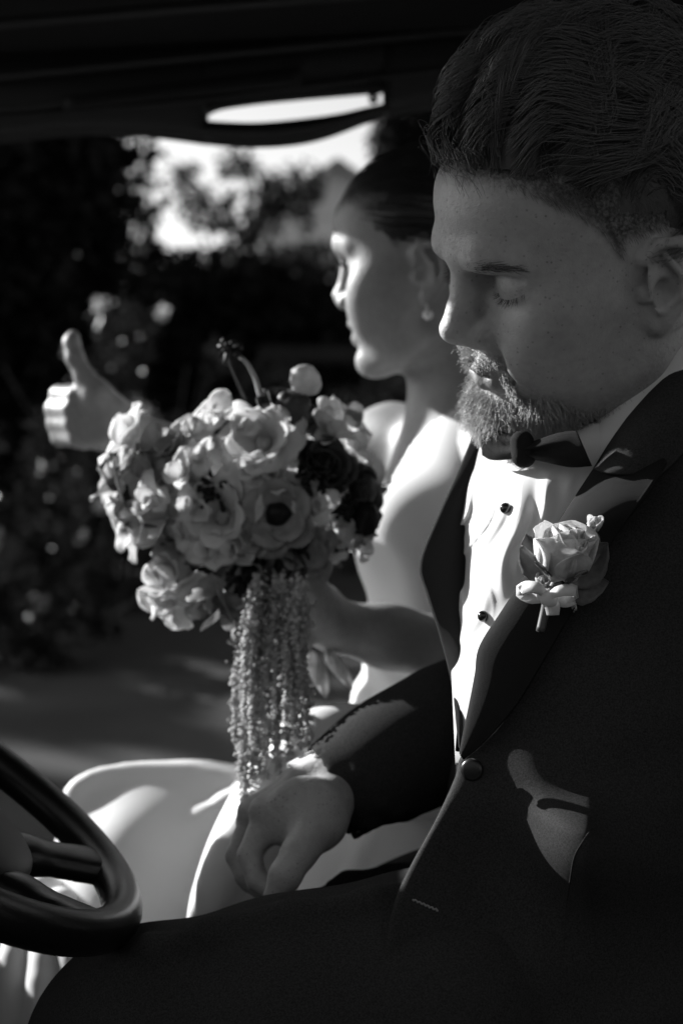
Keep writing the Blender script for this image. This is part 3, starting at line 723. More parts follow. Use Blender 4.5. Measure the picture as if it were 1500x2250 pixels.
# breast seam (dart)
dart = [(1300, 1822), (1285, 1840), (1262, 1880), (1252, 1930), (1240, 2010), (1235, 2100)]
dp = curve(dart, 40); g = Geo(); g.tube([pc(x_, y_, float(TJ(x_, y_))-float(front_off(.5, .5, x_, y_))+.0001) for x_, y_ in dp], .0005, 6); new('dart_seam', g.verts(), g.F, M['wool'], jacket)

# trousers
pf = Field((-.26, .84, -.64), (.32, 1.36, -.22), .005)
pf.chain(pcs([(1150, 2300, 1.03), (1000, 2200, .985), (640, 2250, .99), (330, 2312, 1.0)]), [.10, .086, .083, .079], .03)
pf.chain(pcs([(330, 2312, 1.0), (310, 3200, 1.05)]), [.078, .07], .03)
pf.chain(pcs([(1150, 2200, 1.1), (1000, 2085, 1.2), (560, 2205, 1.155), (540, 3000, 1.2)]), [.10, .081, .071, .065], .03)
crease = pcs([(1000, 1942, .965), (820, 1972, .955), (640, 2002, .955), (470, 2040, .955), (330, 2085, .955), (190, 2160, .965)])
pf.chain(crease, [.002, .004, .005, .005, .005, .004], .016)
crease2 = pcs([(880, 1900, 1.17), (760, 1935, 1.16), (640, 1985, 1.13)]); pf.chain(crease2, [.004, .005, .004], .014)
pV, pQ = pf.mesh(1); pN = vnormals(pV, pQ)
pV = pV+pN*(smooth_noise(pV*np.array((1, 1, .6)), 38, 5, 2)*.0035)[:, None]
trousers = new('trousers', pV, pQ, M['wool'], groom)
# ------------------------------------------------------------------ boutonniere on the near lapel
def petal_mesh(name, L, Wd, cup=.35, curl=.3, tip=.5, ruffle=0.0, nu=7, nv=7, seed=0, notch=0):
    """one curved petal: base at origin, grows along +z, hollow side facing -x... (towards the flower axis)"""
    g = np.random.default_rng(seed); v = np.linspace(0, 1, nv)[None, :]; u = np.linspace(-1, 1, nu)[:, None]
    w = Wd*.5*(np.sin(np.pi*np.clip(v, 0, 1)**.8*.80+.12))**tip*np.where(v < .15, .55+3*v, 1)
    z = L*v*(1-.10*np.abs(u)**3*(1 if not notch else -notch))-L*.06*np.abs(u)**2*v**3
    y = u*w+0*v
    x = cup*Wd*(u**2)*-.5*np.sin(np.pi*np.clip(v*.8+.15, 0, 1))+curl*L*(v**2.2)+ruffle*L*np.sin(u*5+g.uniform(0, 6))*v**3+ruffle*L*.5*np.sin(u*11+g.uniform(0, 6))*v**4
    P = np.stack((x+0*y, y, z+0*y), 2)
    G = Geo(); G.grid(P, .0004); me = mesh_data(name, G.verts(), G.F); return me
def frame(axis, twist=0.0):
    a = np.asarray(axis, float); a /= np.linalg.norm(a); r = np.array((0, 0, 1.0)) if abs(a[2]) < .9 else np.array((1.0, 0, 0))
    x = np.cross(r, a); x /= np.linalg.norm(x); y = np.cross(a, x); c, s_ = math.cos(twist), math.sin(twist)
    return np.stack((c*x+s_*y, c*y-s_*x, a), 1)
RW = np.stack((RX, FW, UP), 1)
def mat4(R3, p, s=1.0):
    m = Matrix.Identity(4)
    for i in range(3):
        for j in range(3): m[i][j] = R3[i, j]*s
        m[i][3] = p[i]
    return m
def add_petals(parent, c, axis, rings, meshes, mat_, twist=0.0, jitter=.12, name='petal'):
    """rings: (count, tilt in degrees, scale, radial offset, lift); c and axis in lens metres"""
    A = frame(RW@np.asarray(axis, float), twist); cw = to_world(c)[0]; k = 0
    for n, tilt, s_, ro, lift in rings:
        off = random.uniform(0, 6.28)
        for i in range(n):
            ph = off+2*math.pi*i/n+random.gauss(0, jitter); ti = math.radians(tilt+random.gauss(0, jitter*30))
            rad = np.array((math.cos(ph), math.sin(ph), 0)); tan = np.array((-math.sin(ph), math.cos(ph), 0)); zz = np.array((0, 0, 1.0))
            Z = zz*math.cos(ti)+rad*math.sin(ti); X = rad*math.cos(ti)-zz*math.sin(ti)
            Rl = np.stack((X, tan, Z), 1)
            me = meshes[(k+i) % len(meshes)]
            o = link_copy(name, me, parent, mat4(A@Rl, cw+A@(rad*ro+zz*lift), s_*random.uniform(.92, 1.08)))
            if not me.materials: me.materials.append(mat_)
        k += 1
def leaf_mesh(name, L, Wd, mat_, bend=.25, serr=0.0, fold=.25, seed=0):
    g = np.random.default_rng(seed); v = np.linspace(0, 1, 12)[None, :]; u = np.linspace(-1, 1, 7)[:, None]
    w = Wd*.5*np.sin(np.pi*v**.8)**.8*(1+serr*np.sin(v*40))+.0004
    P = np.stack((fold*np.abs(u)*w+bend*L*v**2+.04*L*np.sin(u*3+v*6), u*w, L*v+0*u), 2)
    G = Geo(); G.grid(P, .0004); me = mesh_data(name, G.verts(), G.F); me.materials.append(mat_); return me
M.update(
    rose=mat('cream_rose_petal', .82, .55, .25, var=.08, vscale=300, trans=.45, bump=.25, bscale=350),
    leafm=mat('grey_green_leaf', .16, .5, .35, var=.25, vscale=150, trans=.2), stem=mat('green_stem', .07, .5, .35),
    ribbon=mat('pale_ribbon', .62, .45, .4, trans=.15), wpet=mat('white_petal', .80, .55, .25, trans=.58), gpet=mat('dusky_petal', .48, .55, .25, var=.3, vscale=60, trans=.5),
    dpet=mat('deep_red_petal', .07, .5, .3, var=.3, vscale=80, trans=.2), black=mat('black_flower_centre', .008, .6, .3), amar=mat('pale_green_amaranth', .62, .7, .2, var=.3, vscale=120, trans=.4))
def face_frame(axis, tilt=0.0):
    a = np.asarray(axis, float); a /= np.linalg.norm(a); x = np.array((-.35+tilt, -1.0, .25)); x -= a*x.dot(a); x /= np.linalg.norm(x); return np.stack((x, np.cross(a, x), a), 1)
bc = pc(1228, 1262, float(T(1228, 1262))-.043)
bout = empty('boutonniere', to_world(pc(1195, 1390, float(T(1195, 1390))-.03))[0], 'cream rosebud boutonniere tied with ribbon, pinned to the near black lapel', 'boutonniere')
rp = [petal_mesh('rose_petal', .032, .036, .75, -.15, .5, .012, 11, 11, seed=i) for i in range(3)]
rp2 = [petal_mesh('rose_petal', .031, .038, .65, .03, .45, .035, 11, 11, seed=9+i) for i in range(3)]
ax = np.array((.12, -.42, .90))
rose = empty('rosebud', to_world(bc)[0]); rose.parent = bout; rose.location = np.array(to_world(bc)[0])-np.array(bout.location); rose.matrix_world = Matrix.Translation(Vector(to_world(bc)[0]))
add_petals(rose, bc, ax, [(3, -6, .86, .003, .004), (4, 2, .95, .007, .002), (4, 8, 1.0, .0105, 0)], rp, M['rose'], jitter=.08)
add_petals(rose, bc, ax, [(4, 11, 1.02, .0120, -.001)], rp2, M['rose'], jitter=.12)
sep = [leaf_mesh('sepal', .022, .009, M['leafm'], .35, seed=4)]
add_petals(rose, bc, ax, [(5, 28, 1.0, .009, -.002)], sep, M['leafm'], name='sepal')
lf = leaf_mesh('rose_leaf', .048, .032, M['leafm'], .12, .05, .18, 2)
for p, axis_, tw, s_ in (((1250, 1290, .020), (.62, -.02, .70), .1, .78), ((1232, 1305, .018), (.92, -.10, .22), -.2, .65), ((1255, 1280, .012), (.30, .05, .95), .35, .85), ((1205, 1290, .014), (-.35, -.05, .92), -.2, .8)):
    c = to_world(pc(p[0], p[1], float(T(p[0], p[1]))-.012-p[2]))[0]; Rl = face_frame(RW@np.array(axis_), tw); link_copy('leaf', lf, bout, mat4(Rl, c, s_))
small = [petal_mesh('bud_petal', .010, .008, .5, -.1, .6, seed=31)]
for p in ((1305, 1165, .034), (1290, 1182, .036), (1188, 1292, .038)):
    c = pc(p[0], p[1], float(T(p[0], p[1]))-.010-p[2]*.5); e = empty('filler_bud', to_world(c)[0]); e.parent = bout; e.location = np.array(to_world(c)[0])-np.array(bout.location); e.matrix_world = Matrix.Translation(Vector(to_world(c)[0]))
    add_petals(e, c, (random.uniform(-.4, .4), -.5, .8), [(3, 2, 1, .001, 0), (4, 22, 1, .003, 0)], small, M['wpet'])
dl = lambda px, py, o_: pc(px, py, float(T(px, py))-o_)
g = Geo(); g.tube(curve([dl(1225, 1275, .036), dl(1205, 1310, .033), dl(1196, 1345, .028), dl(1186, 1388, .024)], 14), np.linspace(.0034, .0029, 14), 10); new('stem', g.verts(), g.F, M['stem'], bout)
g = Geo(); g.tube(curve([dl(1232, 1285, .034), dl(1212, 1318, .031), dl(1200, 1350, .027)], 10), .0022, 8); new('stem', g.verts(), g.F, M['stem'], bout)
def ribbon_strip(pts, wid, nrm):
    c = curve(pts, 16); t = np.gradient(c, axis=0); s_ = np.cross(t, nrm); s_ /= np.linalg.norm(s_, axis=1)[:, None]
    w = np.interp(np.linspace(0, 1, 16), np.linspace(0, 1, len(wid)), wid)[:, None]; G = Geo(); G.grid(np.stack((c-s_*w, c+s_*w), 1), .0005); return G
vn = np.array((-.2, -.9, .3))
for pts, wid in (([dl(1203, 1312, .042), dl(1180, 1292, .050), dl(1155, 1290, .048), dl(1143, 1300, .040), dl(1165, 1315, .038), dl(1203, 1316, .040)], (.002, .0035, .0042, .004, .0035, .002)),
                 ([dl(1203, 1312, .042), dl(1225, 1300, .048), dl(1252, 1296, .044), dl(1262, 1302, .036), dl(1235, 1318, .036), dl(1205, 1318, .040)], (.002, .0035, .0042, .004, .0035, .002)),
                 ([dl(1205, 1314, .041), dl(1212, 1330, .040), dl(1214, 1352, .036)], (.003, .005, .004)), ([dl(1204, 1314, .041), dl(1240, 1318, .036), dl(1256, 1312, .034)], (.003, .005, .0055))):
    G = ribbon_strip(pts, wid, vn); new('ribbon', G.verts(), G.F, M['ribbon'], bout)
kf = Field(dl(1203, 1314, .042)-.012, dl(1203, 1314, .042)+.012, .0011); kf.ell(dl(1203, 1314, .041), (.0048, .0045, .0056), .004); kf.cone(dl(1190, 1306, .042), dl(1212, 1322, .040), .0035, .0035, .004)
V_, Q_ = kf.mesh(1); new('ribbon_knot', V_, Q_, M['ribbon'], bout)
g = Geo()
for k in range(9): g.tube(curve([dl(1258, 1306, .036), dl(1260+k*.8, 1322+k*2, .034), dl(1254+k*.9, 1340+random.uniform(-6, 6), .030)], 6), .00018, 4)
new('ribbon_threads', g.verts(), g.F, M['ribbon'], bout)
g = Geo(); g.tube([dl(1311, 1270, .022), dl(1312, 1273, .018)], [.0022, .0012], 10); new('pin_head', g.verts(), g.F, M['pearl'], bout)

# ------------------------------------------------------------------ the bride
BR = pose(-15, 6, -9); BC = np.array((.0945, 1.5, .2574)); BS = .93
nbase = [BR.T@(pc(*q)-BC)/BS for q in ((1003, 860, 1.545), (1008, 960, 1.56))]
bhf = head_field(.0025, False, neck=[(-.024, 0, -.02)]+nbase, open_mouth=True)
def sample(field, P):
    """trilinear look-up of a field at points P[...,3]"""
    q = (P-field.lo)/field.h; i = np.floor(q).astype(int); ok = ((i >= 0) & (i < field.n-1)).all(-1); i = np.clip(i, 0, field.n-2); f = q-i; out = 0
    for a in (0, 1):
        for b in (0, 1):
            for c in (0, 1):
                w = (f[..., 0] if a else 1-f[..., 0])*(f[..., 1] if b else 1-f[..., 1])*(f[..., 2] if c else 1-f[..., 2])
                out = out+w*field.F[i[..., 0]+a, i[..., 1]+b, i[..., 2]+c]
    return np.where(ok, out, .06)
br = Field((-.36, 1.22, -.16), (.21, 1.78, .41), .0034)
sl_, (bx, by, bz) = br.block((-.05, 1.36, .02), (.21, 1.66, .41))
PP = np.stack(np.broadcast_arrays(bx, by, bz), -1).astype(np.float32)
br.put((sample(bhf, (PP-BC)@BR/BS)*BS).astype(np.float32), sl_, .004)
def torso(f, e=0.0):
    f.ell(pc(1040, 1105, 1.56), (.098+e, .135+e, .125+e), .03)
    f.ell(pc(905, 1182, 1.485), (.056+e, .058+e, .058+e), .03); f.ell(pc(893, 1178, 1.615), (.054+e, .056+e, .058+e), .03)
    f.ell(pc(968, 1400, 1.54), (.074+e, .115+e, .14+e), .05)
    f.chain(pcs([(1045, 1060, 1.56), (1012, 905, 1.553)]), [.085+e, .045+e], .03)
torso(br)
br.chain(pcs([(985, 985, 1.60), (862, 975, 1.672), (590, 1050, 1.73), (292, 955, 1.63)]), [.04, .043, .033, .0235], .025)
br.chain(pcs([(1080, 990, 1.48), (1150, 1000, 1.42), (1110, 1440, 1.385), (1000, 1432, 1.37), (850, 1398, 1.35), (735, 1375, 1.332)]), [.045, .046, .036, .0325, .0275, .0235], .02)
# thumbs-up hand
Dh = 1.615
br.chain(pcs([(292, 955, 1.63), (262, 935, Dh), (225, 905, Dh)]), [.0235, .025, .028], .012)
for i, (y_, xp) in enumerate(((866, 128), (898, 117), (930, 121), (960, 131))):
    br.chain(pcs([(240, 905+12*i, 1.625), (185, y_+2, 1.652), (xp+22, y_, 1.655), (xp+2, y_+1, 1.632), (xp+38, y_+2, 1.598), (196, y_+6, 1.594)]), [.018, .013, .0104, .0100, .0092, .0080], .006)
br.ell(pc(232, 950, 1.60), (.022, .018, .022), .012)
br.chain(pcs([(240, 905, 1.60), (213, 868, 1.592), (186, 828, 1.592), (165, 786, 1.594), (158, 752, 1.597), (161, 738, 1.600)]), [.022, .0175, .0108, .0100, .0090, .0070], .007)
# hand round the bouquet
br.chain(pcs([(735, 1375, 1.332), (690, 1345, 1.315), (648, 1325, 1.305)]), [.0235, .027, .026], .012)
for i, y_ in enumerate((1290, 1322, 1354, 1386)):
    br.chain(pcs([(660, y_+15, 1.30), (615, y_, 1.275), (560, y_+4, 1.262), (530, y_+8, 1.285), (545, y_+10, 1.31)]), [.014, .0105, .0095, .0088, .0078], .0035)
br.chain(pcs([(700, 1330, 1.30), (685, 1290, 1.285), (664, 1255, 1.272), (640, 1235, 1.268)]), [.020, .014, .0105, .0085], .007)
V_, Q_ = br.mesh(1)
Lc = (V_-BC)@BR/BS; hl, hs = head_attrs(Lc, False); inh = (np.linalg.norm(Lc-np.array((0, 0, .02)), axis=1) < .16)
bride = new('person', V_, Q_, M['bskin'], base=W(950, 3300, 1.5), attrs=dict(lip=hl*inh, scalp=hs*inh*(Lc[:, 2] > -.02)))
tag(bride, 'dark-haired woman in white halter gown, turned away, giving a thumbs up', 'person')
# sleek hair with a low bun
cf = Field((-.185, -.105, -.09), (.125, .105, .15), .003)
cf.ell((-.004, 0, .048), (.1055, .0805, .0905), .01); cf.ell((-.115, 0, .01), (.05, .052, .05), .02); cf.ell((-.06, 0, .0), (.05, .06, .05), .03)
cV, cQ = cf.mesh(1)
line = np.interp(cV[:, 0], [-.12, -.05, -.034, -.012, .004, .022, .040, .056, .072, .090, .12], [-.07, -.06, -.012, .036, .032, .030, .046, .060, .072, .082, .090])
keep = cV[:, 2] > line+.002*np.sin(cV[:, 0]*400)
cQ = cQ[keep[cQ].all(1)]; used = np.unique(cQ); rm = np.full(len(cV), -1); rm[used] = np.arange(len(used)); cV2 = cV[used]; cQ = rm[cQ]; cN = vnormals(cV2, cQ)
bh = new('hair', place(cV2, BR, BC, BS), cQ, M['bhair'], bride); bh['label'] = 'sleek black hair drawn back into a low bun'
idx = rng.choice(len(cV2), 1500); t = np.linspace(0, 1, 8)[None, :, None]; tgt = np.array((-.115, 0, .02)); r0 = cV2[idx]; L_ = rng.uniform(.2, .5, (len(idx), 1, 1))
mid = r0[:, None]*(1-t*L_)+tgt*t*L_; c0 = np.array((-.004, 0, .048)); dv = mid-c0; k_ = np.sqrt((dv[..., 0]/.107)**2+(dv[..., 1]/.082)**2+(dv[..., 2]/.092)**2)[..., None]
P = c0+dv/np.maximum(k_, .2)*np.where(k_ < 1.0, 1.0, k_); P = np.where(k_ < 1, c0+dv/k_*1.004, mid)
sV, sQ = g_.strands(P, np.full(len(P), .0005), np.full(len(P), .0002)); new('hair_strands', place(sV, BR, BC, BS), sQ, M['bhair'], bh)
P = []
for k in range(14):
    x0 = .104+rng.normal(0, .001); P.append(curve([(.080, -.046+rng.normal(0, .003), .075), (.098, -.050, .070), (.110+rng.normal(0, .002), -.052, .040), (.111+rng.normal(0, .002), -.050, .010), (.106, -.048, -.016)], 14))
P = np.array(P); sV, sQ = g_.strands(P, np.full(len(P), .0005), np.full(len(P), .0003)); new('loose_tendril', place(sV, BR, BC, BS), sQ, M['bhair'], bh)
for sgn in (1, -1):
    P = []
    for k in range(45):
        a = rng.uniform(-.9, 1.0); E_ = np.array((.0745, sgn*.0315, .014)); dv = np.array((.8*math.cos(a), sgn*.7*math.sin(a), .25)); p = E_+np.array((.0146*math.cos(a), sgn*.0146*math.sin(a), -.002))
        tt = np.linspace(0, 1, 5)[:, None]; P.append(p+dv*.011*tt+np.array((0, 0, .004))*tt**2)
    P = np.array(P); sV, sQ = g_.strands(P, np.full(len(P), .0003), np.full(len(P), .0001)); new('eyelashes', place(sV, BR, BC, BS), sQ, M['bhair'], bride)
for sgn in (1, -1):
    P = []
    for k in range(120):
        u_ = rng.uniform(0, 1); c = np.array((np.interp(u_, [0, .5, 1], [.102, .0985, .084]), sgn*np.interp(u_, [0, .5, 1], [.012, .028, .047]), np.interp(u_, [0, .5, 1], [.036, .042, .037])+rng.normal(0, .0015))); tt = np.linspace(0, 1, 3)[:, None]; P.append(c+np.array((-.3, sgn*.8, .1))*.007*tt)
    P = np.array(P); sV, sQ = g_.strands(P, np.full(len(P), .0003), np.full(len(P), .0001)); new('eyebrow', place(sV, BR, BC, BS), sQ, M['bhair'], bride)
ec = np.array((-.004, .081, -.050)); ef = Field(ec-.012, ec+.012, .0012); ef.ell(ec+np.array((0, 0, -.002)), (.0058, .0058, .0058), .002); ef.cone(ec+np.array((0, 0, .002)), ec+np.array((0, 0, .009)), .0012, .0012, .002)
eV, eQ = ef.mesh(0); new('earring', place(eV, BR, BC, BS), eQ, M['pearl'], bride)
# gown: bodice over the torso, cut to a halter neckline
gf2 = Field((-.05, 1.33, -.30), (.22, 1.75, .16), .0036); torso(gf2, .0042)
gf2.ell(pc(960, 1640, 1.52), (.10, .17, .09), .06)
V_, Q_ = gf2.mesh(2)
px_ = 750+FPX*V_[:, 0]/V_[:, 1]; py_ = 1125-FPX*V_[:, 2]/V_[:, 1]
nl = np.interp(py_, [860, 880, 930, 985, 1045, 1085, 1130, 1180, 1230], [1040, 1030, 940, 895, 862, 848, 800, 700, 600])
keep = (px_ > nl) & (py_ > 872) | (V_[:, 1] > 1.66) & (py_ > 1100)
Q_ = Q_[keep[Q_].all(1)]; used = np.unique(Q_); rm = np.full(len(V_), -1); rm[used] = np.arange(len(used)); V_ = V_[used]; Q_ = rm[Q_]; N_ = vnormals(V_, Q_)
V_ = V_+N_*(.0018*np.sin((V_[:, 2]*90+V_[:, 0]*120)+2*np.sin(V_[:, 2]*40))*sstep(.0, .06, -V_[:, 2]))[:, None]
gown = new('gown', V_, Q_, M['dress'], bride); gown['label'] = 'white satin halter gown with full skirt over the lap'
sol = gown.modifiers.new('cloth thickness', 'SOLIDIFY'); sol.thickness = .0025; sol.offset = -1
sf = Field((-.42, 1.12, -.62), (.28, 1.78, -.10), .0055)
ridge = np.array([(158, 1752, 1.46), (192, 1716, 1.465), (290, 1690, 1.47), (420, 1692, 1.465), (510, 1708, 1.455), (640, 1722, 1.44), (780, 1655, 1.45), (900, 1620, 1.45), (1060, 1610, 1.46)]); rg = curve(ridge, 34)
for q in rg:
    a_ = pc(*q); sf.cone(a_, a_+np.array((0, -.045, -.20)), .007, .02, .010); sf.cone(a_+np.array((0, -.045, -.20)), a_+np.array((0, -.07, -.40)), .02, .03, .02)
sf.chain([pc(*q) for q in rg], .007, .008)
sf.chain(pcs([(960, 1690, 1.53), (640, 1880, 1.50), (345, 1868, 1.49)]), [.115, .070, .058], .06)
sf.chain(pcs([(960, 1690, 1.58), (640, 1850, 1.60), (330, 1852, 1.585)]), [.10, .066, .056], .05)
sf.chain(pcs([(330, 1880, 1.45), (200, 2250, 1.42), (140, 2700, 1.40)]), [.06, .085, .12], .04)
sf.chain(pcs([(330, 1870, 1.56), (200, 2250, 1.54), (140, 2700, 1.54)]), [.066, .09, .12], .05)
for pts, r in (([(705, 1640, 1.235), (640, 1700, 1.215), (560, 1800, 1.20), (500, 1900, 1.19), (462, 2010, 1.18)], .016), ([(800, 1590, 1.25), (720, 1620, 1.245), (660, 1655, 1.24), (630, 1720, 1.24), (560, 1850, 1.23), (520, 1980, 1.215)], .018), ([(660, 1680, 1.25), (540, 1880, 1.24), (480, 2080, 1.23)], .03)):
    P = curve(np.array([pc(*q) for q in pts]), 9); sf.chain(P, r, .022)
for pts, r in (([(540, 1740, 1.43), (430, 1800, 1.425), (350, 1880, 1.415), (310, 2010, 1.405)], .007), ([(600, 1780, 1.42), (480, 1860, 1.41), (420, 1990, 1.40)], .008), ([(300, 1830, 1.425), (270, 1900, 1.42), (240, 1990, 1.405)], .006), ([(580, 1760, 1.42), (520, 1860, 1.41), (500, 2000, 1.395)], .010), ([(900, 1720, 1.42), (800, 1850, 1.41), (760, 1960, 1.40)], .006), ([(90, 1960, 1.40), (40, 2120, 1.37), (10, 2320, 1.36)], .018), ([(130, 1990, 1.37), (100, 2180, 1.34), (85, 2380, 1.33)], .016), ([(180, 2030, 1.345), (165, 2330, 1.32)], .016)):
    P = curve(np.array([pc(*q) for q in pts]), 8); sf.chain(P, r, .010)
V_, Q_ = sf.mesh(2); N_ = vnormals(V_, Q_)
V_ = V_+N_*(smooth_noise(V_*np.array((1, .5, .35)), 30, 8, 2)*.005)[:, None]
new('skirt', V_, Q_, M['dress'], gown)

# ------------------------------------------------------------------ the bouquet
DB = 1.285; CB = pc(560, 1100, 1.33)
bouq = empty('bouquet', W(600, 1420, 1.30), 'loose bridal bouquet of white and dark flowers with trailing amaranth', 'bouquet')
def part_empty(name, c, parent):
    w = to_world(c)[0]; e = empty(name, w); e.parent = parent; e.location = np.array(w)-np.array(parent.matrix_world.translation); e.matrix_world = Matrix.Translation(Vector(w)); return e
def pm(n, mat_, *a, **k):
    out = []
    for i in range(n):
        me = petal_mesh('petal', *a, seed=50+i, **k); me.materials.append(mat_); out.append(me)
    return out
PW, PG, PD = M['wpet'], M['gpet'], M['dpet']
PA = dict(w=pm(3, PW, .034, .036, .3, .10, .5, ruffle=.03), g=pm(3, PG, .036, .038, .3, .10, .5, ruffle=.02), d=pm(3, PD, .028, .032, .6, -.1, .5, ruffle=.02),
          sw=pm(3, PW, .026, .026, .5, .25, .55, ruffle=.06), sg=pm(3, PG, .026, .026, .5, .25, .55, ruffle=.05), tl=pm(2, PG, .040, .024, .5, .05, .6, ruffle=.01), tw=pm(2, PW, .040, .022, .5, .05, .6, ruffle=.01))
def ball(name, c, r, mat_, parent, bump=.12, seed=0, h=.0025):
    f = Field(c-r*1.4, c+r*1.4, h); f.ell(c, (r, r, r), .004); g = np.random.default_rng(seed)
    for _ in range(26):
        v = g.normal(size=3); v /= np.linalg.norm(v); f.ell(c+v*r*.93, (r*.24,)*3, .003)
    V, Q = f.mesh(0); return new(name, V, Q, mat_, parent)
def outward(px, py, D, toward=.55):
    v = pc(px, py, D)-CB; v = v/np.linalg.norm(v)+np.array((-.15, -toward, .1)); return v/np.linalg.norm(v)
def flower(kind, px, py, D, s=1.0, ax=None):
    c = pc(px, py, D); a = np.array(ax) if ax is not None else outward(px, py, D)
    names = dict(anw='anemone', ang='anemone', ran='ranunculus', raw='ranunculus', sw='sweet_pea', sg='sweet_pea', tl='tulip', tw='tulip')
    e = part_empty(names[kind], c, bouq); tw = random.uniform(0, 6)
    if kind in ('anw', 'ang'):
        k = 'w' if kind == 'anw' else 'g'
        add_petals(e, c, a, [(5, 48, s*.85, .004, .002), (6, 68, s, .005, 0)], PA[k], None, tw)
        ball('flower_centre', c+a*.006*s, (.0105 if kind == 'ang' else .006)*s, M['black'] if kind == 'ang' else PG, e, seed=int(px))
    elif kind in ('ran', 'raw'):
        add_petals(e, c-a*.010*s, a, [(3, -4, s*.8, .003, .003), (4, 14, s*.92, .006, .001), (5, 30, s, .008, 0), (5, 46, s, .009, -.001)], PA['d' if kind == 'ran' else 'sw'], None, tw)
    elif kind in ('sw', 'sg'):
        add_petals(e, c, a, [(2, 15, s*.8, .002, .003), (3, 50, s, .003, 0)], PA[kind], None, tw, .3)
    else:
        add_petals(e, c, a, [(3, 10, s*.9, .004, 0), (3, 24, s, .006, 0)], PA[kind], None, tw, .2)
    return e
for f_ in [('anw', 585, 985, 1.255, 1.15, (-.25, -.80, .55)), ('anw', 500, 1135, 1.245, 1.1, (-.45, -.85, .05)), ('ang', 612, 1132, 1.235, 1.0, (-.02, -.98, .12)),
           ('ran', 632, 905, 1.275, 1.05, (.1, -.55, .83)), ('ran', 705, 1030, 1.255, 1.05, (.35, -.85, .25)), ('raw', 735, 1165, 1.265, .95, (.5, -.8, -.1)), ('ran', 780, 1075, 1.285, .9, (.8, -.55, .1)),
           ('raw', 640, 1010, 1.30, .9, None), ('raw', 420, 1075, 1.27, .95, (-.6, -.7, .2)), ('sw', 490, 925, 1.29, 1.25, (-.2, -.6, .8)), ('sw', 455, 955, 1.285, 1.1, None), ('sg', 400, 990, 1.28, 1.1, None),
           ('sw', 300, 970, 1.31, 1.35, (-.7, -.3, .65)), ('sg', 350, 1000, 1.30, 1.3, (-.4, -.5, .75)), ('sg', 275, 1070, 1.31, 1.4, (-.9, -.35, .1)), ('sg', 335, 1055, 1.29, 1.2, (-.5, -.8, .2)),
           ('sw', 320, 1150, 1.30, 1.45, (-.85, -.4, -.2)), ('sw', 365, 1140, 1.275, 1.25, (-.5, -.85, -.1)), ('sg', 395, 1195, 1.275, 1.1, None), ('sw', 385, 1240, 1.28, 1.0, (-.6, -.6, -.45)), ('sw', 370, 1300, 1.29, 1.25, (-.75, -.35, -.55)),
           ('sw', 400, 1320, 1.285, 1.15, (-.3, -.6, -.75)), ('tl', 470, 1265, 1.265, 1.1, (-.25, -.45, -.85)), ('tw', 445, 1260, 1.275, 1.0, (-.45, -.4, -.80)), ('tl', 510, 1290, 1.275, 1.1, (.05, -.35, -.93)), ('sg', 560, 1240, 1.255, 1.2, (-.1, -.9, -.4)),
           ('ran', 620, 1230, 1.255, 1.0, (.1, -.85, -.5)), ('sg', 690, 1215, 1.27, 1.0, (.4, -.8, -.4)), ('sw', 765, 990, 1.30, 1.0, (.6, -.4, .7)), ('sg', 760, 935, 1.31, .95, (.5, -.4, .75)), ('ang', 655, 1190, 1.25, .8, (.3, -.85, -.4)), ('sw', 430, 1160, 1.262, .9, None), ('raw', 540, 1060, 1.262, .85, (-.2, -.95, .1)), ('sg', 680, 960, 1.28, .9, None),
           ('sw', 555, 1040, 1.235, .75, (-.3, -.9, .2)), ('sw', 450, 1010, 1.25, .8, (-.5, -.7, .5)), ('sw', 410, 1040, 1.25, .8, (-.6, -.7, .2)), ('sw', 520, 1200, 1.235, .8, (-.2, -.9, -.3)), ('sw', 465, 1200, 1.245, .8, (-.5, -.8, -.2)), ('sg', 560, 1190, 1.23, .7, None), ('sw', 690, 1110, 1.235, .75, (.3, -.9, 0)), ('sw', 720, 960, 1.265, .8, (.3, -.6, .7)),
           ('sw', 540, 950, 1.26, .8, (-.3, -.6, .7)), ('sw', 345, 1095, 1.265, .85, (-.7, -.7, .1)), ('sw', 300, 1020, 1.295, .9, (-.8, -.4, .4)), ('sw', 430, 1110, 1.245, .75, (-.5, -.8, 0)), ('sg', 660, 1075, 1.235, .7, None), ('sw', 600, 1050, 1.235, .7, (-.1, -.9, .3)), ('sw', 785, 1190, 1.28, .7, (.6, -.6, -.3))]:
    flower(*f_[:5], ax=f_[5])
for px, py, D, r, m_ in ((670, 838, 1.275, .0135, 'gpet'), (800, 1140, 1.275, .0145, 'black'), (795, 1075, 1.285, .014, 'dpet'), (640, 908, 1.268, .019, 'dpet'), (820, 1100, 1.30, .010, 'dpet')):
    ball('scabiosa_pod', pc(px, py, D), r, M[m_], bouq, seed=int(px))
def spiky(px, py, D, r, n=40):
    c = pc(px, py, D); G = Geo()
    for k in range(n):
        v = rng.normal(size=3); v[1] -= .7; v /= np.linalg.norm(v); G.tube([c, c+v*r*.6, c+v*r*rng.uniform(.8, 1.15)+np.array((0, 0, -.003))], [.0022, .0018, .0026], 5)
    new('dark_seed_head', G.verts(), G.F, M['black'], bouq)
spiky(478, 1075, 1.245, .019); spiky(532, 1268, 1.245, .017); spiky(690, 1045, 1.235, .017); spiky(500, 770, 1.30, .014, 14); spiky(755, 1110, 1.26, .012)
def twig(pts, r, nm='twig', m_='stem'):
    G = Geo(); P = curve(np.array([pc(*q) for q in pts]), 16); G.tube(P, np.linspace(r, r*.55, 16), 7); new(nm, G.verts(), G.F, M[m_], bouq)
M['paleg'] = mat('pale_green_stem', .4, .55, .3, trans=.1)
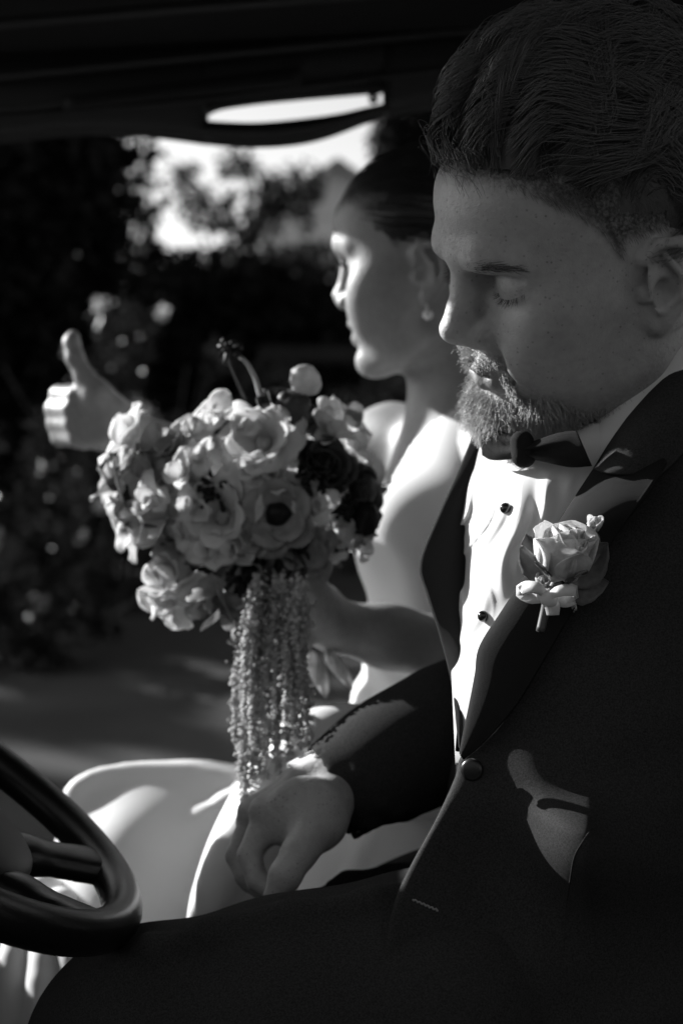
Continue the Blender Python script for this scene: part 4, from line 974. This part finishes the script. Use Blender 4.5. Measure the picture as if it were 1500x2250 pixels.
twig([(600, 930, 1.29), (575, 880, 1.295), (560, 830, 1.30), (540, 795, 1.30), (527, 785, 1.30)], .0030, m_='paleg'); twig([(610, 930, 1.30), (590, 880, 1.30), (580, 855, 1.30)], .002); twig([(655, 900, 1.28), (668, 850, 1.277)], .0022, m_='paleg')
twig([(700, 950, 1.29), (715, 900, 1.29), (735, 870, 1.29)], .003, m_='paleg'); twig([(820, 1070, 1.30), (862, 1060, 1.30)], .001); twig([(540, 880, 1.30), (505, 800, 1.30), (500, 770, 1.30)], .0012)
for px, py in ((712, 885), (722, 905), (735, 890), (742, 915), (700, 915), (750, 940)): ball('berry', pc(px, py, 1.285), .0055, M['wpet'] if px % 4 else M['gpet'], bouq, h=.002, seed=px)
lfm = [leaf_mesh('bouquet_leaf', .055, .026, M['leafm'], .15, 0, .2, i) for i in range(3)]
for i in range(40):
    a = rng.uniform(2.6, 6.9); v = np.array((math.cos(a)*1.15, rng.uniform(-.6, .3), math.sin(a)*.95)); rr = rng.uniform(.04, .08); c = CB+v*rr+np.array((0, -.02, 0))
    link_copy('leaf', lfm[i % 3], bouq, mat4(frame(RW@(v+rng.normal(0, .35, 3)), rng.uniform(0, 6)), to_world(c)[0], rng.uniform(.45, .8)))
# stems and trailing amaranth
for i in range(9):
    a = i*.7; o_ = np.array((math.cos(a)*.010, math.sin(a)*.010, 0)); G = Geo(); P = curve(np.array([CB+o_*3, pc(585, 1300, 1.29)+o_, pc(600, 1420, 1.285)+o_*.9, pc(608, 1520, 1.285)+o_*1.6]), 12); G.tube(P, .0032, 7); new('stem', G.verts(), G.F, M['stem'], bouq)
ico = np.array([(1, 0, 0), (-1, 0, 0), (0, 1, 0), (0, -1, 0), (0, 0, 1), (0, 0, -1)], float); icf = [(0, 2, 4), (2, 1, 4), (1, 3, 4), (3, 0, 4), (2, 0, 5), (1, 2, 5), (3, 1, 5), (0, 3, 5)]
for i in range(28):
    f_ = i/27; x0 = 528+140*rng.uniform(0, 1); y0 = 1330+40*rng.uniform(-1, 1); x1 = 520+ (x0-528)*1.15+rng.normal(0, 8); y1 = rng.uniform(1560, 1830) if x1 < 630 else rng.uniform(1480, 1690)
    d0 = rng.uniform(1.20, 1.25); P = curve(np.array([pc(x0+10, y0-30, d0), pc(x0-4, y0+60, d0-.005), pc((x0+x1)/2-8+rng.normal(0, 5), (y0+y1)/2, d0-.022), pc(x1-6, y1, d0-.045)]), int((y1-y0)/3.2))
    G = Geo(); G.tube(P, .0016, 5); tl_ = np.linspace(0, 1, len(P))
    for k, p in enumerate(P):
        for _ in range(5):
            r_ = rng.uniform(.0012, .0031)*(1-.35*tl_[k]); off = rng.normal(0, .0026*(1-.3*tl_[k])*(1+.6*math.sin(k*.45+i)), 3); q_ = ico*r_; th = rng.uniform(0, 6); q_ = q_@np.array(((math.cos(th), math.sin(th), 0), (-math.sin(th), math.cos(th), 0), (0, 0, 1))); G.add(q_+p+off, icf)
    new('amaranth_strand', G.verts(), G.F, M['amar'], bouq)
rb = [leaf_mesh('ribbon_tail', .075, .03, M['gpet'], .1, 0, .1, 8)]
for p, axis_ in (((685, 1430, 1.31), (.25, -.1, -.95)), ((720, 1425, 1.315), (.45, 0, -.9))): link_copy('leaf', rb[0], bouq, mat4(frame(RW@np.array(axis_), .4), W(*p), .6))
# ------------------------------------------------------------------ the car round them
car = empty('car', (0.2, 1.2, 0), 'open-sided car with black roof rail, grab handle and leather steering wheel', 'car')
def box(G, lo, hi):
    lo, hi = np.array(lo, float), np.array(hi, float); V = np.array([[(lo, hi)[i][0], (lo, hi)[j][1], (lo, hi)[k][2]] for i in (0, 1) for j in (0, 1) for k in (0, 1)])
    G.add(V, [(0, 1, 3, 2), (4, 6, 7, 5), (0, 4, 5, 1), (2, 3, 7, 6), (0, 2, 6, 4), (1, 5, 7, 3)])
def cpart(name, G, m_, parent=None, bevel=0, world_in=False, smooth=True):
    o = new(name, G.verts(), G.F, M[m_], parent or car, world_in=world_in, smooth=smooth)
    if bevel: b = o.modifiers.new('edge', 'BEVEL'); b.width = bevel; b.segments = 3; b.limit_method = 'ANGLE'
    return o
DR = 1.93
def pxsheet(A, B, D, nu, nv, thick, bulge=0.0):
    a = curve(A, nv); b = curve(B, nv); u = np.linspace(0, 1, nu)[:, None, None]; P = a[None]*(1-u)+b[None]*u
    Dm = D-bulge*np.sin(np.pi*u[..., 0])+0*P[..., 0]
    G = Geo(); G.grid(np.stack(((P[..., 0]-750)/FPX*Dm, Dm, (1125-P[..., 1])/FPX*Dm), -1), thick, True, vec=(0, thick, 0)); return G
low = [(-170, 309), (-80, 303), (0, 297), (120, 285), (200, 280), (300, 284), (380, 293), (452, 303)]
top_at = lambda x: 196-.108*(x+0)*1.0
cpart('roof_rail', pxsheet([(x, 118-.075*x) for x, _ in low], low, DR, 10, 60, .04, .012), 'trim')
hole_t = [(452, 236), (480, 224), (560, 212), (650, 203), (740, 195), (800, 190), (832, 187), (842, 187)]
cpart('roof_rail', pxsheet([(x, 118-.075*x) for x, _ in hole_t], hole_t, DR, 8, 40, .04, .012), 'trim')
low2 = [(842, 243), (880, 236), (930, 226), (1000, 215), (1200, 196), (1500, 170), (1900, 130)]
cpart('roof_rail', pxsheet([(x, 118-.075*x) for x, _ in low2], low2, DR, 8, 40, .04, .012), 'trim')
cpart('grab_handle', pxsheet([(448, 262), (470, 266), (560, 269), (650, 262), (740, 250), (815, 233), (845, 226)], [(448, 302), (470, 306), (560, 311), (650, 305), (720, 289), (800, 259), (845, 243)], DR-.01, 10, 60, .035, .018), 'trim')
G = Geo(); c = pc(820, 212, DR-.02); G.tube([c+np.array((0, .012, 0)), c, c+np.array((0, -.005, 0))], [.007, .0075, .004], 16); cpart('chrome_screw', G, 'chrome')
def strip(name, pts, D, r, m_='trim'):
    G = Geo(); G.tube(curve(np.array([pc(x, y, D) for x, y in pts]), 30), r, 10); cpart(name, G, m_)
strip('roof_bead', [(-170, 183), (0, 168), (680, 100), (1900, -20)], DR-.03, .006); strip('roof_bead', [(-170, 268), (0, 257), (140, 246), (420, 222), (640, 195), (1000, 150)], DR-.012, .004); strip('roof_bead', [(-170, 254), (0, 240), (120, 228), (660, 150), (680, 142)], DR-.03, .0045)
strip('roof_bead', [(-170, 66), (0, 52), (470, 12), (1900, -100)], DR-.20, .007)
G = pxsheet([(140, 212), (400, 182), (664, 150)], [(140, 240), (400, 210), (664, 182)], DR-.035, 4, 20, .01); cpart('slot_shade_strip', G, 'black')  # raised black strip, its colour stands in for the shade of a recess
# roof skin overhead: headliner sheet, slightly crowned, with bows
xs = np.linspace(-.56, 1.6, 30); ys = np.linspace(.36, 1.99, 30); XX, YY = np.meshgrid(xs, ys, indexing='ij')
ZR = lambda x, y: .652+.045*x-.03*((y-1.15)/.8)**2*1.0+.012
P = np.stack((XX, YY, ZR(XX, YY)), 2); G = Geo(); G.grid(P, -.03); cpart('headliner', G, 'liner')
for y in (.62, .95, 1.28, 1.6): G = Geo(); G.tube([(x, y, ZR(x, y)-.003) for x in np.linspace(-.6, 1.55, 20)], .008, 8); cpart('roof_bow', G, 'trim')
# windscreen header and pillars outside the picture; visor added there to shade his brow
G = Geo(); box(G, (-.60, .36, .625), (-.54, 1.99, .70)); cpart('windscreen_header', G, 'trim', bevel=.01)
VIS = (-.50, .90, .520, 1.62, .62)
vis = Field((VIS[0]-.09, VIS[1]-.03, VIS[2]-.03), (VIS[0]+.04, VIS[3]+.03, VIS[4]+.03), .006)
for k in range(9): vis.chain([(VIS[0]-.05+.05*k/8*0-.012*k/8, VIS[1]+.015, VIS[2]+(VIS[4]-VIS[2])*k/8), (VIS[0]-.05-.012*k/8, VIS[3]-.015, VIS[2]+(VIS[4]-VIS[2])*k/8)], .017, .02)
V_, Q_ = vis.mesh(1); new('added_shade_visor', V_, Q_, M['liner'], car)
def seg(name, a, b, r, m_='trim'): G = Geo(); G.tube(curve(np.array([a, (np.array(a)+b)/2, b]), 8), r, 12); cpart(name, G, m_)
for y in (.36, 1.97): seg('windscreen_pillar', (-.58, y, .61), (-1.35, y, -.25), .03); seg('rear_pillar', (1.25, y, .66), (1.35, y, -.3), .04)
# floor, sills, bulkhead, seat
G = Geo(); box(G, (-1.15, .34, -.98), (1.5, 2.0, -.93)); cpart('floor_pan', G, 'trim', bevel=.01)
for y in (.33, 1.95): G = Geo(); box(G, (-1.15, y, -1.15), (1.5, y+.07, -.86)); cpart('sill', G, 'trim', bevel=.015)
G = Geo(); box(G, (-1.10, .36, -.93), (-.62, 1.98, -.24)); dash = cpart('dashboard', G, 'trim', bevel=.05)
hd = Field((-.86, .88, -.34), (-.48, 1.60, .16), .009)  # unseen hood added on the dash to keep sun off his hand and lap
for k in range(5): hd.chain([(-.60-.04*k, .97, -.20), (-.60-.04*k, 1.02, .06), (-.60-.04*k, 1.22, .088), (-.60-.04*k, 1.43, .075), (-.60-.04*k, 1.48, -.20)], .03, .05)
for z_ in (-.20, -.13, -.06, .01): hd.cone((-.66, 1.0, z_), (-.66, 1.45, z_), .04, .04, .04)
V_, Q_ = hd.mesh(1); new('added_shade_hood', V_, Q_, M['trim'], dash)
for x in (-1.0, 1.35):
    for y in (.42, 1.93):
        zw = (.29-CAM_Z+.1045*y)/.9945; G = Geo(); G.tube([(x, y-.09, zw), (x, y-.07, zw), (x, y+.07, zw), (x, y+.09, zw)], [.24, .29, .29, .24], 28); cpart('wheel', G, 'leather')
st = Field((-.02, .5, -.92), (.95, 1.9, .2), .014)
for k in range(6): st.cone((.08+.07*k, .62, -.72), (.08+.07*k, 1.8, -.70), .10, .10, .08)
for k in range(7): st.cone((.66+.02*k, .62, -.62+.11*k), (.66+.02*k, 1.8, -.60+.11*k), .075, .075, .06)
V_, Q_ = st.mesh(2); new('bench_seat', V_, Q_, M['seat'], car)
# steering wheel
SWc = pc(-190, 1712, .99); vv = SWc/np.linalg.norm(SWc); u_ = np.array((.85, 0, -.527)); u_ -= vv*u_.dot(vv); u_ /= np.linalg.norm(u_); q_ = np.cross(u_, vv); q_ *= np.sign(q_[2]); n_ = -.27*vv+.963*q_; n_ /= np.linalg.norm(n_); w_ = np.cross(n_, u_)
Rw = .173
swl = part_empty('steering_wheel', SWc, car)
G = Geo(); n = 72; m = 18; a = np.arange(n)*2*math.pi/n; b = np.arange(m)*2*math.pi/m
rt = .0150+.0012*np.sin(a*12)[:, None]*0
P = SWc+(Rw+rt*np.cos(b)[None])[..., None]*(np.cos(a)[:, None, None]*u_+np.sin(a)[:, None, None]*w_)+(rt*1.0*np.sin(b)[None])[..., None]*n_
idx = np.arange(n*m).reshape(n, m); F = [(idx[i, j], idx[(i+1) % n, j], idx[(i+1) % n, (j+1) % m], idx[i, (j+1) % m]) for i in range(n) for j in range(m)]
G.add(P.reshape(-1, 3), F); new('rim', G.verts(), G.F, M['leather'], swl)
hubf = Field(SWc-.15, SWc+.15, .0035)
Rh = np.stack((u_, w_, n_), 1)
hubf.ell(SWc-n_*.012, (.105, .090, .024), .01, R=Rh)
V_, Q_ = hubf.mesh(1); new('hub', V_, Q_, M['hub'], swl)
for ang in (-.42, .42, 2.2, -2.2):
    spf = Field(SWc-.21, SWc+.21, .0045); d0 = math.cos(ang)*u_+math.sin(ang)*w_; t0 = -math.sin(ang)*u_+math.cos(ang)*w_
    for k in (-1, 0, 1): spf.chain([SWc+d0*.05-n_*.022+t0*k*.016, SWc+d0*.11-n_*.016+t0*k*.010, SWc+d0*Rw*.99+t0*k*.014], [.009, .008, .009], .012)
    V_, Q_ = spf.mesh(1); new('spoke', V_, Q_, M['leather'], swl)
seg('steering_column', tuple(SWc-n_*.03), tuple(SWc-n_*.45), .03, 'hub')

# ------------------------------------------------------------------ outside
def ground_D(py):                                         # depth at which the ground is met on a picture row
    v = FW+UP*(1125-py)/FPX; return CAM_Z/-v[2]
def mat_ground(t, b, tc):
    n = t.nodes.new('ShaderNodeTexNoise'); n.inputs['Scale'].default_value = 1.3; n.inputs['Detail'].default_value = 8
    r = t.nodes.new('ShaderNodeMapRange'); r.inputs[1].default_value = .35; r.inputs[2].default_value = .65; r.inputs[3].default_value = .035; r.inputs[4].default_value = .06
    t.links.new(tc.outputs['Object'], n.inputs['Vector']); t.links.new(n.outputs['Fac'], r.inputs[0]); t.links.new(r.outputs[0], b.inputs['Base Color'])
M.update(asphalt=mat('driveway_asphalt', .05, .9, .2, bump=.3, bscale=60, build=mat_ground), soil=mat('garden_soil', .04, .95, .1, bump=.5, bscale=20, var=.3, vscale=3),
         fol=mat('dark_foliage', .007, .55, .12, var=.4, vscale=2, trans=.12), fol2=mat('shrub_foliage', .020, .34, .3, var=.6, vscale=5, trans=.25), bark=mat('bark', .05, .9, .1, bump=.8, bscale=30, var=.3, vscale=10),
         shingle=mat('grey_roof_shingle', .40, .85, .2, bump=.5, bscale=12, var=.2, vscale=6), siding=mat('grey_siding', .65, .7, .2), glass=mat('window_glass', .02, .1, .6), wood=mat('weathered_wood', .018, .8, .2, bump=.3, bscale=40, var=.2, vscale=12), bloom=mat('pale_blossom', .55, .6, .2, trans=.3))
def wnew(name, V, F, m_, parent=None, base=None, smooth=False): return new(name, V, F, M[m_], parent, base=base, world_in=True, smooth=smooth)
s_ = 300.0
o = wnew('ground', [(-s_, -s_, 0), (s_, -s_, 0), (s_, s_, 0), (-s_, s_, 0)], [(0, 1, 2, 3)], 'asphalt', base=(0, 0, 0)); tag(o, 'dark asphalt driveway stretching out below the car', 'ground', kind='structure')
yb = ground_D(1565)*1.0
bx0 = np.linspace(-14, 16, 60); edge_y = 6.6+.25*np.sin(bx0*.7)+.12*bx0*0
V = [(x, y, .004) for x, y in zip(bx0, edge_y)]+[(x, 60, .004) for x in bx0]; F = [(i, i+1, 60+i+1, 60+i) for i in range(59)]
o = wnew('garden_bed', V, F, 'soil', base=(0, 6, 0)); tag(o, 'dark planted soil behind the driveway edge', 'garden bed', kind='structure')
def leaves(n, cen, rad, L, Wd, seed, clumps=0, shell=.55):
    """leaf-sized faces through a crown: folded two-quad leaves with random attitude"""
    g = np.random.default_rng(seed); cen = np.array(cen, float); rad = np.array(rad, float)
    d = g.normal(size=(n, 3)); d /= np.linalg.norm(d, axis=1)[:, None]; r = shell+(1-shell)*g.random(n)**.6
    if clumps:
        cc = g.normal(size=(clumps, 3)); cc /= np.linalg.norm(cc, axis=1)[:, None]; cc *= (.25+.75*g.random((clumps, 1))**.5); k = g.integers(0, clumps, n)
        p = cen+cc[k]*rad+d*(r[:, None])*rad.mean()*g.uniform(.16, .34, clumps)[k][:, None]
    else: p = cen+d*r[:, None]*rad*(1+.18*smooth_noise(d*1.0, 5, seed)[:, None])
    a = g.normal(size=(n, 3)); a[:, 2] -= .4; a /= np.linalg.norm(a, axis=1)[:, None]; b = np.cross(a, g.normal(size=(n, 3))); b /= np.linalg.norm(b, axis=1)[:, None]; c = np.cross(a, b)
    s = g.uniform(.6, 1.3, n)[:, None]; A = a*L*s; B = b*Wd*.5*s; Cc = c*Wd*.18*s
    V = np.stack((p, p+A*.5+B+Cc, p+A, p+A*.5-B+Cc, p+A*.5), 1).reshape(-1, 3); i = np.arange(n)[:, None]*5
    Q = np.concatenate((i+np.array([[0, 1, 2, 4]]), i+np.array([[0, 4, 2, 3]])), 0)
    return V, Q
def tree(name, label, x, y, trunk_h, crown_c, crown_r, n, L, Wd, seed, m_='fol', group=None, clumps=0, tr=.16, limbs=6, core=0):
    g = np.random.default_rng(seed); e = empty(name, (x, y, 0), label, 'tree', group)
    V, Q = leaves(n, crown_c, crown_r, L, Wd, seed, clumps)
    if core: V2, Q2 = leaves(core*2, crown_c, np.array(crown_r)*.74, .40, .34, seed+500, 0, .3); Q = np.concatenate((Q, Q2+len(V))); V = np.concatenate((V, V2))
    wnew('crown', V, Q, m_, e)
    G = Geo(); top = np.array(crown_c)+np.array((0, 0, .1*crown_r[2])); G.tube(curve(np.array([(x, y, -.05), (x+.05, y, trunk_h*.5), tuple(np.array((crown_c[0], crown_c[1], trunk_h))), tuple(top)]), 12), np.linspace(tr, tr*.35, 12), 10)
    for k in range(limbs):
        d = g.normal(size=3); d /= np.linalg.norm(d); d[2] = abs(d[2])*.7; st_ = np.array((crown_c[0], crown_c[1], trunk_h*g.uniform(.8, 1.1))); en = np.array(crown_c)+d*np.array(crown_r)*.8
        G.tube(curve(np.array([st_, (st_+en)/2+np.array((0, 0, .1)), en]), 8), np.linspace(tr*.4, tr*.1, 8), 7)
    wnew('trunk', G.verts(), G.F, 'bark', e, smooth=True); return e
def at(px, py, D): return W(px, py, D)
# trees along the far side of the drive
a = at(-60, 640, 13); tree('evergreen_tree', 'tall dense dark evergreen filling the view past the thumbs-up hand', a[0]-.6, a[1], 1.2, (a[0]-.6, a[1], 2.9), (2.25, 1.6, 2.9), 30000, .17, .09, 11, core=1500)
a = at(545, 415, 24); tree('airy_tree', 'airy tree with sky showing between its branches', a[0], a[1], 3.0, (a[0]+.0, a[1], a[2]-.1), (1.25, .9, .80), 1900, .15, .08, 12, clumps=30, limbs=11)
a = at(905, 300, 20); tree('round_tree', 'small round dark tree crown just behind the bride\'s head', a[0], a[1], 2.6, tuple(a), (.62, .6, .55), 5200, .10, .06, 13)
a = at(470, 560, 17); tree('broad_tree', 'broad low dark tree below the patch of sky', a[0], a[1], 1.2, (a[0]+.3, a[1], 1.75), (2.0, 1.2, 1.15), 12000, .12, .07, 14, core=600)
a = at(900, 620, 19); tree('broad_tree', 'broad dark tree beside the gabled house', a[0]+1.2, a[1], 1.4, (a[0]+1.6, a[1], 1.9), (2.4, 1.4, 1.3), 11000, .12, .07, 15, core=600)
a = at(330, 900, 10.5); 
def shrub(label, px, D, h_, rx, n, seed, m_='fol2', L=.07, Wd=.045, bloom=0):
    p = at(px, 1000, D); e = empty('garden_shrub', (p[0], p[1], 0), label, 'shrub', 'shrubs along the garden bed'); g = np.random.default_rng(seed)
    V, Q = leaves(n, (p[0], p[1], h_*.52), (rx, rx*.8, h_*.5), L, Wd, seed, clumps=14, shell=.2); wnew('foliage', V, Q, m_, e)
    G = Geo()
    for k in range(7):
        d = g.normal(size=3)*np.array((rx*.5, rx*.4, 0)); G.tube(curve(np.array([(p[0]+d[0]*.2, p[1]+d[1]*.2, -.02), (p[0]+d[0]*.7, p[1]+d[1]*.7, h_*.4), (p[0]+d[0]*1.2, p[1]+d[1]*1.2, h_*.8)]), 6), np.linspace(.014, .006, 6), 6)
    wnew('stems', G.verts(), G.F, 'bark', e, smooth=True)
    for k in range(bloom):
        c = np.array((p[0], p[1], h_*.52))+np.clip(g.normal(0, .5, 3), -1, 1)*np.array((rx, rx*.6, h_*.5))-np.array((0, rx*.35, 0)); V, Q = leaves(26, c, (.035,)*3, .04, .035, seed*50+k, shell=.1); wnew('blossom', V, Q, 'bloom', e)
    return e
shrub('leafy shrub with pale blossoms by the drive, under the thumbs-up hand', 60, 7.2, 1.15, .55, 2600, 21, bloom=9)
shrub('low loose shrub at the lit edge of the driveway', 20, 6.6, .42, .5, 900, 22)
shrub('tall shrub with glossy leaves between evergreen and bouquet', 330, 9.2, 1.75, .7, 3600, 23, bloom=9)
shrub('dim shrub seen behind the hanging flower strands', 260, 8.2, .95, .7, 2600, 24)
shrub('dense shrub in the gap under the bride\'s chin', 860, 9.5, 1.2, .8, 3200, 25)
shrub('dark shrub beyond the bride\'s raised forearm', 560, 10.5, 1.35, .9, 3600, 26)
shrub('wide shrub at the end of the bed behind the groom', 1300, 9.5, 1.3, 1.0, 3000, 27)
# house with a gable roof behind the trees
hp = at(742, 352, 34); hx, hy, hz = hp; house = empty('house', (hx, hy, 0), 'grey gabled house behind the trees', 'house')
hw = 2.1; eave = hz-1.35
G = Geo(); box(G, (hx-hw*.86, hy+.1, 0), (hx+hw*.86, hy+6, eave+.02)); G.add(np.array([(hx-hw*.86, hy+.1, eave), (hx+hw*.86, hy+.1, eave), (hx, hy+.1, hz-.15)]), [(0, 1, 2)]); wnew('wall', G.verts(), G.F, 'siding', house)
roof = part = None
for sgn in (-1, 1):
    G = Geo(); P = np.array([[(hx, hy-.3, hz), (hx, hy+6.3, hz)], [(hx+sgn*hw*1.05, hy-.3, eave-.1), (hx+sgn*hw*1.05, hy+6.3, eave-.1)]], float); G.grid(P, .12*sgn); wnew('roof_slope', G.verts(), G.F, 'shingle', house)
    for k in range(9):
        f0, f1 = k/9, (k+1)/9-.005; y0, y1 = hy-.32, hy+6.3; a0 = np.array((hx+sgn*hw*1.05*f0, y0, hz+(eave-.1-hz)*f0+.02)); a1 = np.array((hx+sgn*hw*1.05*f1, y0, hz+(eave-.1-hz)*f1+.05)); d_ = np.array((0, y1-y0, 0)); G = Geo(); G.grid(np.array([[a0, a0+d_], [a1, a1+d_]]), .02*sgn); wnew('shingle_course', G.verts(), G.F, 'shingle', house)
for dx in (-.7, .7):
    G = Geo(); box(G, (hx+dx-.35, hy+.02, eave-1.5), (hx+dx+.35, hy+.09, eave-.5)); w__ = wnew('window', G.verts(), G.F, 'siding', house); G = Geo(); box(G, (hx+dx-.29, hy-.01, eave-1.44), (hx+dx+.29, hy+.015, eave-.56)); wnew('pane', G.verts(), G.F, 'glass', w__)
# garden pergola: beam and posts
pp = at(818, 800, 13.5); px0 = at(640, 800, 13.5)[0]; porch = empty('garden_pergola', (pp[0], pp[1], 0), 'weathered timber pergola frame with two square posts and one beam', 'pergola')
G = Geo(); box(G, (pp[0]-.075, pp[1]-.075, 0), (pp[0]+.075, pp[1]+.075, pp[2]+.02)); wnew('post', G.verts(), G.F, 'wood', porch)
G = Geo(); box(G, (px0-.075, pp[1]-.075, 0), (px0+.075, pp[1]+.075, pp[2]+.02)); wnew('post', G.verts(), G.F, 'wood', porch)
G = Geo(); box(G, (px0-.3, pp[1]-.10, pp[2]+.02), (pp[0]+.12, pp[1]+.10, pp[2]+.17)); wnew('beam', G.verts(), G.F, 'wood', porch)
for k, (x, y, r_) in enumerate(((-15, 14.6, 2.6), (-15.5, 19.5, 2.8), (-16, 25, 3.0))):
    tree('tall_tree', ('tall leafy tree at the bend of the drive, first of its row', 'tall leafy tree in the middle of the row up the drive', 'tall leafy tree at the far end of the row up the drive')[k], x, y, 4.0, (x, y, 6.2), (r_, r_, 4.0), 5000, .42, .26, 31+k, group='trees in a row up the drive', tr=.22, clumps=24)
# unseen hedge added behind the camera to cut the sky light on this side
hedge = empty('added_shade_hedge', (0, -3.6, 0), 'unseen hedge added behind the camera to cut the sky light', 'hedge')
g = np.random.default_rng(77); n = 26000
p = np.stack((g.uniform(-9, 9, n), -3.6+g.uniform(-.6, .6, n), g.uniform(0, 2.3, n)), 1)
a = g.normal(size=(n, 3)); a /= np.linalg.norm(a, axis=1)[:, None]; b = np.cross(a, g.normal(size=(n, 3))); b /= np.linalg.norm(b, axis=1)[:, None]
V = np.stack((p, p+a*.09+b*.05, p+a*.18, p+a*.09-b*.05), 1).reshape(-1, 3); Q = (np.arange(n)*4)[:, None]+np.arange(4)[None]
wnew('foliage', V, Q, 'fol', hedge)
